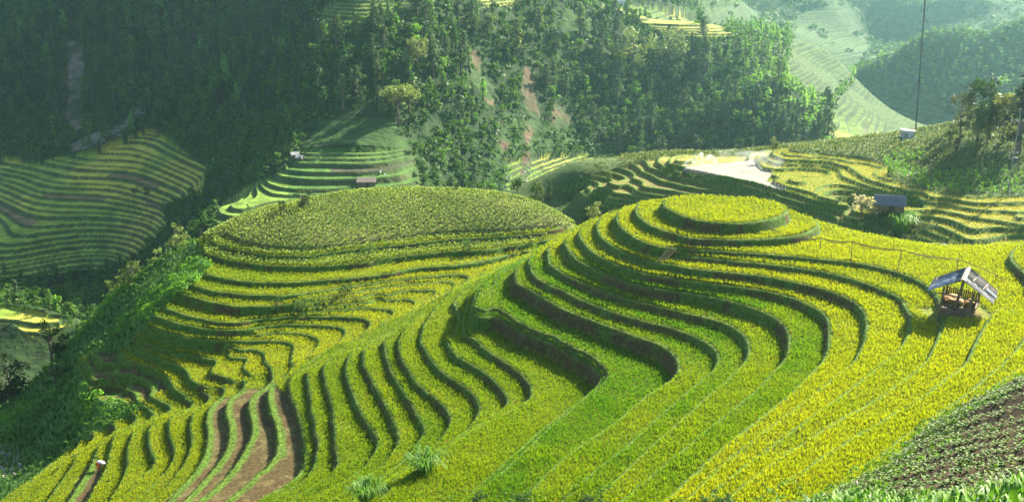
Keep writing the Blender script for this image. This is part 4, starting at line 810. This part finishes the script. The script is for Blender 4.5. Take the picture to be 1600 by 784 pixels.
def box(bm, c, s, R=None):
    r = bmesh.ops.create_cube(bm, size=1)['verts']; M = Matrix.Translation(c) @ (R.to_4x4() if R else Matrix.Identity(4)) @ Matrix.Diagonal((*s, 1)); bmesh.ops.transform(bm, matrix=M, verts=r); return r
def beam(bm, a, b, r, n=7, jit=.0):
    a, b = Vector(a), Vector(b); d = b - a; M = Matrix.Translation((a + b) / 2) @ d.to_track_quat('Z', 'Y').to_matrix().to_4x4()
    return bmesh.ops.create_cone(bm, cap_ends=True, segments=n, radius1=r, radius2=r * .85, depth=d.length, matrix=M)['verts']
def one_beam(name, a, b, r, mat, parent, n=7): bm = bmesh.new(); beam(bm, a, b, r, n); return bm_obj(name, bm, mat, parent)
def corrugated(name, p0, p1, p2, mat, parent, wave=.10, amp=.018, th=.012):
    """sheet with corners p0 (top start), p1 (top end, along ridge), p2 (down the slope from p0)"""
    p0, p1, p2 = map(Vector, (p0, p1, p2)); u = p1 - p0; v = p2 - p0; n = u.cross(v).normalized(); n = n if n.z > 0 else -n; N1 = max(8, int(u.length / wave * 4)); V = []; F = []
    for k in range(2):
        for j in range(4):
            for i in range(N1 + 1):
                s = i / N1; q = p0 + u * s + v * (j / 3) + n * (amp * math.sin(2 * math.pi * s * u.length / wave) - k * th + .01 * math.sin(3 * s + j)); V.append(q)
    w = N1 + 1
    for j in range(3):
        for i in range(N1): a = j * w + i; F.append((a, a + 1, a + 1 + w, a + w)); b = a + 4 * w; F.append((b, b + w, b + w + 1, b + 1))
    for j in range(3): a = j * w; b = a + 4 * w; F.append((a, a + w, b + w, b)); a += N1; b += N1; F.append((a, b, b + w, a + w))
    for i in range(N1): a = i; b = a + 4 * w; F.append((a, b, b + 1, a + 1)); a = 3 * w + i; b = a + 4 * w; F.append((a, a + 1, b + 1, b))
    return link_mesh(name, [tuple(q) for q in V], F, mat, parent=parent)
def near_hut():
    gx, gy = HUT; gz = -31.85; r = empty('field_hut', (gx + .1, gy, gz), math.radians(-28), label='open wooden field hut with mismatched corrugated roof sheets standing in the yellow rice', cat='hut')
    r.rotation_euler.y = math.radians(3.5)
    A = 3.5; E = 2.0; W = 2.45; D = 1.95            # ridge height, eave height, half width, half depth
    S = M_sheetA, M_sheetB, M_sheetC, M_sheetD
    def L(s, q): return (-W * s, -D + 2 * D * q, A - (A - E) * s + .02)
    def Rr(s, q): return (W * s, -D + 2 * D * q, A - (A - E) * s + .02)
    def sh(fn, s0, s1, q0, q1, m, lift, nm='roof_sheet'):
        a, b, c = Vector(fn(s0, q0)), Vector(fn(s0, q1)), Vector(fn(s1, q0)); z = Vector((0, 0, lift)); return corrugated(nm, a + z, b + z, c + z, m, r)
    for a in ((L, .28, 1.06, -.03, .70, S[0], .05), (L, .0, .34, -.03, .36, S[3], .02), (L, .0, .42, .33, 1.03, S[3], .02), (L, .36, 1.04, .66, 1.03, S[3], .02),
              (Rr, .0, .42, .30, 1.03, S[1], .02), (Rr, .36, .76, .34, 1.03, S[1], .045), (Rr, .70, 1.08, .28, 1.0, S[1], .02), (Rr, .30, 1.06, -.03, .34, S[2], .05), (Rr, .0, .36, -.03, .34, S[2], .02)): sh(*a)
    w1 = sh(Rr, .72, 1.10, .42, .60, M_white, .085); w1['label'] = 'narrow white strip of roof sheet'
    for s0, s1, q in ((.28, .34, .5), (.64, .72, .7)): 
        bm = bmesh.new(); a = Vector(Rr(s0, .30)); b = Vector(Rr(s1, q + .15)); beam(bm, a + Vector((0, 0, .09)), b + Vector((0, 0, .09)), .05, 6); bm_obj('roof_batten', bm, M_ridge, r)
    bm = bmesh.new()
    for k in range(7):
        q0 = -D - .08 + k * .585; box(bm, (-.09, q0 + .29, A + .0), (.21, .57, .03), Matrix.Rotation(math.radians(-27), 3, 'Y')); box(bm, (.09, q0 + .29, A + .0), (.21, .57, .03), Matrix.Rotation(math.radians(27), 3, 'Y'))
    bm_obj('ridge_cap', bm, M_ridge, r)
    for x, y, t, lean in ((-1.35, -1.75, E + .55, .0), (.95, -1.75, E + .45, .02), (-1.35, 1.5, E + .55, 0), (1.25, 1.5, E + .55, 0)): one_beam('post', (x, y, -.6), (x + lean, y, t), .105, M_wood, r, 8)
    one_beam('centre_post', (-.28, -1.4, .55), (.05, -1.6, A - .12), .13, M_wood, r, 8)
    for a, b, rd in (((-1.7, -1.78, 1.95), (1.6, -1.72, 1.80), .07), ((-1.5, -1.82, .62), (1.35, -1.8, .55), .10), ((-1.5, 1.55, .60), (1.35, 1.55, .60), .09), ((-1.4, -1.8, .60), (-1.4, 1.6, .60), .08), ((1.0, -1.8, .58), (1.25, 1.6, .58), .08), ((-1.4, -1.7, 1.0), (.9, -1.7, .95), .05), ((0, -1.9, A - .1), (0, 1.9, A - .1), .06), ((-2.3, -1.9, E + .12), (-2.3, 1.9, E + .12), .05), ((2.25, -1.9, E + .12), (2.25, 1.9, E + .12), .05)): one_beam('beam', a, b, rd, M_wood, r)
    for s in (-1, 1):
        for yy in (-1.8, 0, 1.8): one_beam('rafter', (0, yy, A - .06), (s * 2.45, yy, E + .06), .05, M_wood, r)
    bm = bmesh.new()
    for k in range(13): box(bm, (-1.35 + k * .215, -.1, .70), (.19, 3.2, .035))
    bm_obj('platform', bm, M_wood, r)
    bm = bmesh.new()
    for k in range(16): box(bm, (-1.32 + k * .17, 1.52, 1.15 + .05 * math.sin(k * 2.1)), (.13, .03, .95))
    bm_obj('back_wall', bm, M_wood, r)
    for sx in (-1.42, 1.2):
        bm = bmesh.new()
        for k in range(14): box(bm, (sx, -1.6 + k * .23, .95 + .04 * math.sin(k * 1.7)), (.04, .19, .75))
        bm_obj('side_wall', bm, M_wood, r)
    bm = bmesh.new()
    for k in range(11): box(bm, (-1.25 + k * .22, -1.74, .28 + .03 * math.sin(k * 2.3)), (.18, .035, .55))
    bm_obj('skirting', bm, M_wood, r)
    # straw heap lying on the platform and litter under it
    for nm, c, s, lab in (('straw_heap', (-.55, .1, .98), (.85, 1.1, .38), 'golden straw heaped on the platform of the open hut'), ('straw_heap', (.72, .3, .90), (.42, .8, .30), 'smaller brown straw pile by the right post inside the hut')):
        bm = bmesh.new(); bmesh.ops.create_icosphere(bm, subdivisions=4, radius=1)
        for v in bm.verts: k = 1 + .35 * (float(fbm(v.co.x * 3 + 9, v.co.y * 3 + v.co.z * 2, 1.0, 3, 5))); v.co = Vector((v.co.x * s[0] * k, v.co.y * s[1] * k, max(v.co.z * k, -.75) * s[2]))
        o = bm_obj(nm, bm, M_straw); o.matrix_world = Matrix.Translation(r.location) @ r.rotation_euler.to_matrix().to_4x4() @ Matrix.Translation(c); tag(o, lab, 'straw heap')
    V, T, S3 = blade_tuft(260, .5, 1.6, .05, 77, droop=.85, segs=2, base=1.2); o = link_mesh('straw_litter', V * np.array((1, 1, .5)) + np.array((gx, gy - .6, gz + .1)), T, M_straw); tag(o, kind='stuff')
near_hut()
def gable_hut(name, px, py, wh, L, W, hw, hr, yaw, roofm, wallm, label, roofs=1, stilts=0, zoff=0):
    x, y, z = hit(px, py, wh); r = empty(name, (x, y, z + zoff), math.radians(yaw), label=label, cat='hut')
    for s in (-1, 1):
        a, b, c = Vector((-L / 2 - .3, 0, hr)), Vector((L / 2 + .3, 0, hr)), Vector((-L / 2 - .3, s * (W / 2 + .4), hw - .1)); corrugated('roof', a, b, c, roofm, r, wave=.25, amp=.03, th=.05)
    bm = bmesh.new(); zb = stilts
    vs_ = [bm.verts.new(p) for p in ((-L / 2, -W / 2, zb), (-L / 2, W / 2, zb), (-L / 2, W / 2, hw), (-L / 2, 0, hr - .08), (-L / 2, -W / 2, hw), (L / 2, -W / 2, zb), (L / 2, W / 2, zb), (L / 2, W / 2, hw), (L / 2, 0, hr - .08), (L / 2, -W / 2, hw))]
    for f in ((0, 1, 2, 3, 4), (9, 8, 7, 6, 5), (0, 4, 9, 5), (1, 6, 7, 2), (0, 5, 6, 1)): bm.faces.new([vs_[i] for i in f])
    bm_obj('wall', bm, wallm, r)
    bm = bmesh.new(); box(bm, (.3, -W / 2 - .02, zb + .55), (.7, .06, 1.0)); bm_obj('door', bm, M_dark, r)  # panel on the outer wall, the dark of the inside painted on
    for sx in (-1, 1):
        for sy in (-1, 1): one_beam('post', (sx * (L / 2 + .02), sy * (W / 2 + .05), -.8), (sx * (L / 2 + .02), sy * (W / 2 + .05), hw), .09, M_wood, r)
    return r
gable_hut('slate_roof_hut', 1388, 335, 'm', 3.5, 2.2, 1.35, 2.45, -14, M_tile, M_wood, 'small wooden hut with dark slate gable roof above the lower plateau terraces', stilts=.35, zoff=.25)
gable_hut('white_roof_hut', 461, 247, 'f', 1.9, 1.6, 1.0, 1.6, 20, M_sheetC, M_wood, 'tiny hut with white roof at the left end of the middle terraces')
gable_hut('white_roof_shelter', 469, 251, 'f', 1.7, 1.3, .7, 1.2, -15, M_sheetC, M_wood, 'lower white lean-to roof beside the tiny white-roofed hut')
gable_hut('brown_hut', 573, 290, 'f', 4.6, 2.6, 1.3, 2.2, 4, plain_mat('brown_thatch', (.20, .16, .13), scale=9), M_wood, 'low brown thatched hut in the middle of the distant green terraces')
gable_hut('far_house', 966, 9, 'f', 7, 5, 2.4, 4.2, 20, sheet_mat('violet_grey_roof', (.40, .36, .48), (.5, .46, .56)), M_white, 'distant violet-roofed house on the ridge above the upper terraces')
gable_hut('far_village_house', 1506, 3, 'f', 9, 6, 2.6, 4.6, 0, M_white, M_wood, 'faint pale-roofed house in the haze at the top of the far valley')
gable_hut('tin_roof_hut', 1461, 392, 'm', 2.2, 2.0, 1.2, 1.9, -4, M_sheetA, M_wood, 'blue-grey tin roof peeping over the rice crest below the lower terraces', zoff=-.9)
def shed():
    x, y, z = hit(1417, 219, 'm'); r = empty('white_shed', (x, y, z - .1), math.radians(-20), label='small white windowless shed at the foot of the tall mast', cat='shed')
    bm = bmesh.new(); box(bm, (0, 0, .85), (2.1, 1.7, 1.7)); bm_obj('wall', bm, M_white, r, bev=.02)
    bm = bmesh.new(); box(bm, (0, 0, 1.77), (2.5, 2.1, .09), Matrix.Rotation(.06, 3, 'Y')); bm_obj('roof', bm, M_sheetC, r)
    bm = bmesh.new(); box(bm, (-.2, -.865, .72), (.6, .04, 1.3)); bm_obj('door', bm, M_sheetC, r)
    bm = bmesh.new(); bmesh.ops.create_cone(bm, cap_ends=True, segments=16, radius1=.14, radius2=.14, depth=.03, matrix=Matrix.Translation((-.75, -.87, 1.15)) @ Matrix.Rotation(math.pi / 2, 4, 'X')); bm_obj('red_plate', bm, plain_mat('red_paint', (.45, .05, .04)), r)
    # small post beside
    x2, y2, z2 = hit(1424, 221, 'm'); o = one_beam('wooden_post', (x2, y2, z2 - .2), (x2 + .6, y2, z2 + 2.6), .06, M_wood, None); tag(o, 'short thin leaning post right beside the white shed', 'post')
shed()
def mast():
    x, y, z = hit(1430, 212, 'm'); top = (x - .9, y, z + 27); r = empty('radio_mast', (x, y, z), label='very tall thin leaning radio mast with guy wires rising out of the frame', cat='mast')
    bm = bmesh.new(); T = Vector(top) - Vector((x, y, z))
    for k in range(3):
        a = k * 2.094; o = Vector((.10 * math.cos(a), .10 * math.sin(a), 0)); beam(bm, o, T + o * .8, .045, 6)
    for k in range(90):
        q0, q1 = k / 90, (k + 1) / 90; a = k % 3 * 2.094; b = (k + 1) % 3 * 2.094; beam(bm, T * q0 + Vector((.10 * math.cos(a), .10 * math.sin(a), 0)), T * q1 + Vector((.10 * math.cos(b), .10 * math.sin(b), 0)), .03, 4)
    bm_obj('pole', bm, M_steel, r)
    for k in range(4):
        q = .70 + k * .075; bm = bmesh.new(); c = T * q; beam(bm, c + Vector((-.6, 0, 0)), c + Vector((.6, 0, .05)), .02, 5); beam(bm, c + Vector((-.55, 0, -.3)), c + Vector((-.55, 0, .8)), .03, 6); beam(bm, c + Vector((.5, 0, -.2)), c + Vector((.5, 0, .6)), .03, 6); bm_obj('antenna', bm, M_steel, r)
    for q, dx, dy in ((.36, 5.6, 2), (.36, -4, 4), (.36, 1, -4), (.75, 10, 3), (.14, 3.4, 1.5)): 
        gx, gy = x + dx, y + dy; gz = float(mid_height(np.array([gx]), np.array([gy]))[0]); one_beam('guy_wire', T * q, (dx, dy, gz - z), .022, M_steel, r, 4)
mast()
def utility_pole():
    x, y, z = hit(1574, 308, 'm'); r = empty('utility_pole', (x, y, z), label='thin dark utility pole with crossarms standing before the knoll', cat='utility pole'); h = 12.2
    one_beam('pole', (0, 0, -.5), (.25, 0, h), .10, plain_mat('concrete_pole', (.2, .2, .18)), r, 8)
    for q, w in ((h * .86, 1.0), (h * .5, .7), (h * .44, .55)): 
        c = one_beam('crossarm', (-w, 0, q), (w, 0, q + .05), .06, M_wood, r)
        for s in (-.8, 0, .8): one_beam('insulator', (s * w, 0, q), (s * w, 0, q + .28), .06, M_white, c)
    bm = bmesh.new(); bmesh.ops.create_cone(bm, cap_ends=True, segments=12, radius1=.3, radius2=.3, depth=.8, matrix=Matrix.Translation((.45, 0, h * .42))); bm_obj('transformer', bm, M_steel, r)
    x, y, z = hit(1578, 372, 'm')
utility_pole()
def fence():
    P = [(1240,372,1240,378),(1283,372,1281,394),(1332,378,1329,414),(1409,391,1401,428),(1497,405,1495,424),(1557,430,1554,444)]; B = []; Tt = []
    r = empty('bamboo_fence', (0, 0, 0), label='sagging bamboo rail fence on thin stakes crossing the yellow rice toward the hut', cat='fence')
    for tx, ty, bx, by in P: x, y, z = hit(bx, by, 'n'); B.append((x, y, z)); xx, yy, zz = atY(tx, ty, y); Tt.append((float(xx), float(yy), float(zz)))
    rx, ry, rz = hit(1190, 356, 'n'); start = atY(1190, 348, ry); start = tuple(float(v) for v in start); end = tuple(float(v) for v in atY(1585, 441, Tt[-1][1]))
    r.location = B[2]; o0 = Vector(B[2])
    for b, t in list(zip(B, Tt))[1:]: one_beam('stake', Vector(b) - o0 - Vector((0, 0, .2)), Vector(t) - o0 + Vector((0, 0, .06)), .05, M_bamboo, r, 6)
    L = [start] + Tt + [end]
    for j in range(len(L) - 1):
        for s in range(2):
            a, b = Vector(L[j]) - o0, Vector(L[j + 1]) - o0; n = 7; pts_ = []
            for k in range(n + 1): q = k / n; p = a.lerp(b, q); p.z -= (.12 + .16 * s) * 4 * q * (1 - q) * (1 if j != 5 else -.6) - .03 * s; p.y += .04 * s; pts_.append(tuple(p))
            if s and j in (5, 6): continue
            v, f = tube(pts_, [.036] * (n + 1), 5); link_mesh('rail', v, f, M_bamboo, parent=r, smooth=True)
fence()
def ladder():
    a = Vector(hit(1026, 411, 'n')); b = Vector(hit(1049, 388, 'n')); up = Vector((0, 0, .25)); a += up * .6; b += up; side = Vector((.95, .25, 0)); r = empty('bamboo_ladder', a, label='rough bamboo ladder with two poles leaning up a riser below the summit terrace', cat='ladder'); d = b - a
    one_beam('pole', (0, 0, 0), d, .05, M_bamboo, r); one_beam('pole', side, d * .75 + side, .05, M_bamboo, r)
    for k in range(5): q = .1 + k * .16; one_beam('rung', d * q, d * q * .92 + side, .035, M_bamboo, r)
    c = Vector(hit(1068, 380, 'n')); e = Vector(hit(1078, 369, 'n')) + up; o = one_beam('bamboo_pole', c, e, .045, M_bamboo, None); tag(o, 'single short bamboo pole leaning on the bund just above the ladder', 'pole')
    c = Vector(hit(1075, 389, 'n')); o = one_beam('wooden_stake', c, c + Vector((.1, 0, 1.0)), .04, M_bamboo, None); tag(o, 'upright wooden stake at the top right of the ladder', 'stake')
ladder()

# ------------------------------------------------ people (tiny, far away)
def skin_mesh(name, J, E, R, mat, parent=None, sub=2):
    me = bpy.data.meshes.new(name); me.from_pydata(J, E, []); o = bpy.data.objects.new(name, me); COL.objects.link(o); m = o.modifiers.new('skin', 'SKIN'); s = o.modifiers.new('sub', 'SUBSURF'); s.levels = s.render_levels = sub
    sv = me.skin_vertices[0].data if me.skin_vertices else None
    if sv is None: o.data.skin_vertices  # created with the modifier
    for i, r in enumerate(R): me.skin_vertices[0].data[i].radius = (r, r)
    me.skin_vertices[0].data[0].use_root = True; me.materials.append(mat)
    if parent: o.parent = parent
    return o
def person(px, py, wh, label, shirt, trousers, scale=1.0, yaw=0, hat=None):
    x, y, z = hit(px, py, wh); r = empty('person', (x, y, z), yaw, label=label, cat='person'); skin = plain_mat('skin', (.35, .2, .13))
    J = [(0, 0, .88), (.0, .0, .95), (.22, 0, 1.08), (.44, 0, 1.06), (.54, 0, 1.0), (.66, 0, .94),           # pelvis, waist, chest, shoulders, neck, head (bent forward)
         (0, .10, .86), (.06, .13, .47), (-.02, .13, .08), (.12, .14, .03), (0, -.10, .86), (.10, -.13, .47), (.03, -.13, .08), (.17, -.14, .03),
         (.44, .18, 1.04), (.50, .22, .76), (.62, .14, .52), (.44, -.18, 1.04), (.52, -.22, .76), (.66, -.12, .54)]
    E = [(0, 1), (1, 2), (2, 3), (3, 4), (4, 5), (0, 6), (6, 7), (7, 8), (8, 9), (0, 10), (10, 11), (11, 12), (12, 13), (3, 14), (14, 15), (15, 16), (3, 17), (17, 18), (18, 19)]
    R = [.14, .13, .15, .13, .055, .10, .10, .07, .045, .04, .10, .07, .045, .04, .065, .045, .032, .065, .045, .032]
    skin_mesh('body', J, E, R, skin, r)
    skin_mesh('shirt', [J[i] for i in (1, 2, 3, 14, 15, 17, 18)], [(0, 1), (1, 2), (2, 3), (3, 4), (2, 5), (5, 6)], [.155, .175, .155, .085, .065, .085, .065], shirt, r)
    skin_mesh('trousers', [J[i] for i in (0, 6, 7, 10, 11)] + [(-.0, .13, .22), (.05, -.13, .22)], [(0, 1), (1, 2), (2, 5), (0, 3), (3, 4), (4, 6)], [.165, .125, .095, .125, .095, .075, .075], trousers, r)
    bm = bmesh.new(); bmesh.ops.create_cone(bm, cap_ends=True, segments=20, radius1=.27, radius2=.03, depth=.16, matrix=Matrix.Translation((.70, 0, 1.02)) @ Matrix.Rotation(.6, 4, 'Y')); bm_obj('hat', bm, hat or M_bamboo, r)
    r.scale = (scale,) * 3; return r
person(153, 736, 'n', 'farmer in orange trousers and white shirt bending over a harvested terrace', plain_mat('white_blue_cloth', (.7, .74, .82)), plain_mat('orange_cloth', (.75, .13, .03)), .9, math.radians(15), plain_mat('pale_hat', (.62, .64, .72)))
WC = plain_mat('white_cloth', (.8, .8, .8))
person(594, 273, 'f', 'left one of two tiny farmers in white on the distant middle terraces', WC, WC, .8, 1.0)
person(602, 276, 'f', 'right one of two tiny farmers in white on the distant middle terraces', WC, WC, .75, 2.2)

# ------------------------------------------------ rocks in the stream bed and debris
def rocks(name, poly, wh, step, smin, smax, mat, seed, kindlab=None):
    a = np.array(poly); T = []
    for s in range(3):
        bm = bmesh.new(); bmesh.ops.create_icosphere(bm, subdivisions=1, radius=1); rr = np.random.default_rng(seed + s); V = np.array([v.co for v in bm.verts]) * rr.uniform(.7, 1.2, (len(bm.verts), 1)) * (1, .8, .6); F = np.array([[v.index for v in f.verts] for f in bm.faces]); bm.free(); T.append((V, F, np.ones(len(V))))
    P = [];  r = np.random.default_rng(seed); W = [hit(p, q, wh) for p, q in poly]; xs = [w[0] for w in W]; ys = [w[1] for w in W]
    x, y = jgrid(min(xs), max(xs), min(ys), max(ys), step, seed); z = height_any(x, y, wh); px, py = project(x, y, z); k = inpoly(px, py, poly); x, y, z = x[k], y[k], z[k]
    if len(x): tag(scatter(name, np.stack([x, y, z], 1), T, smin + (smax - smin) * r.uniform(0, 1, len(x)) ** 2.5, np.ones((len(x), 3)) * np.array((1, .93, .82)) * r.uniform(.10, .32, (len(x), 1)), mat, seed=seed), kind='stuff')
M_rock = ground_mat('pale_rock', scale=3, amount=.3, bump=.03)
rocks('river_rocks', [(-20,690),(10,695),(42,712),(38,735),(0,750),(-20,750)], 'n', .55, .15, .6, M_rock, 900)
rocks('rock_slide', SCARS[1], 'f', 1.6, .3, 1.1, M_rock, 910)
rocks('scree', [(822,215),(838,215),(832,260),(822,295),(812,290),(820,240)], 'f', 1.8, .3, .9, M_rock, 920)

# ------------------------------------------------ smoke and valley haze
def volume(name, bm, dens, color, aniso, noise=None, kind='stuff'):
    m, t = new_mat(name); v = N(t, 'ShaderNodeVolumePrincipled'); v.inputs['Color'].default_value = (*color, 1); v.inputs['Density'].default_value = dens; v.inputs['Anisotropy'].default_value = aniso
    if noise:
        tc = N(t, 'ShaderNodeTexCoord'); n = N(t, 'ShaderNodeTexNoise'); n.inputs['Scale'].default_value = noise; n.inputs['Detail'].default_value = 4; t.links.new(tc.outputs['Object'], n.inputs['Vector'])
        r = N(t, 'ShaderNodeMapRange'); r.inputs['From Min'].default_value = .48; r.inputs['From Max'].default_value = .68; r.inputs['To Min'].default_value = 0; r.inputs['To Max'].default_value = dens; t.links.new(n.outputs['Fac'], r.inputs['Value']); t.links.new(r.outputs[0], v.inputs['Density'])
    o = N(t, 'ShaderNodeOutputMaterial'); t.links.new(v.outputs[0], o.inputs['Volume']); ob = bm_obj(name, bm, m); ob['kind'] = kind; return ob
bm = bmesh.new()
for (px, py, Y, sx, sy, sz) in ((1074, 259, 170, .9, .8, .5), (1080, 256, 171, 1.2, 1, .8), (1087, 252, 171, 1.0, 1, .9), (1093, 247, 172, 1.4, 1, 1.0), (1103, 249, 172, 1.8, 1, .8), (1114, 251, 173, 1.6, 1, .5)):
    x, y, z = atY(px, py, Y); v = bmesh.ops.create_icosphere(bm, subdivisions=3, radius=1, matrix=Matrix.Translation((float(x), float(y), float(z))) @ Matrix.Diagonal((sx, sy, sz, 1)))
volume('smoke', bm, .6, (.95, .95, .95), .3, noise=1.1)
bm = bmesh.new()
for (px, py, Y, sx, sy, sz) in ((1150, 246, 176, 5.5, 2, 1.3), (1200, 250, 172, 3.0, 3, 1.6)):
    x, y, z = atY(px, py, Y); bmesh.ops.create_icosphere(bm, subdivisions=3, radius=1, matrix=Matrix.Translation((float(x), float(y), float(z))) @ Matrix.Diagonal((sx, sy, sz, 1)))
volume('thin_smoke', bm, .10, (.9, .93, .95), .3, noise=.35)
bm = bmesh.new(); box(bm, (80, 640, 20), (1900, 1420, 420)); HZB = volume('haze', bm, HAZE_DENSITY, (.45, .82, .88), .72)
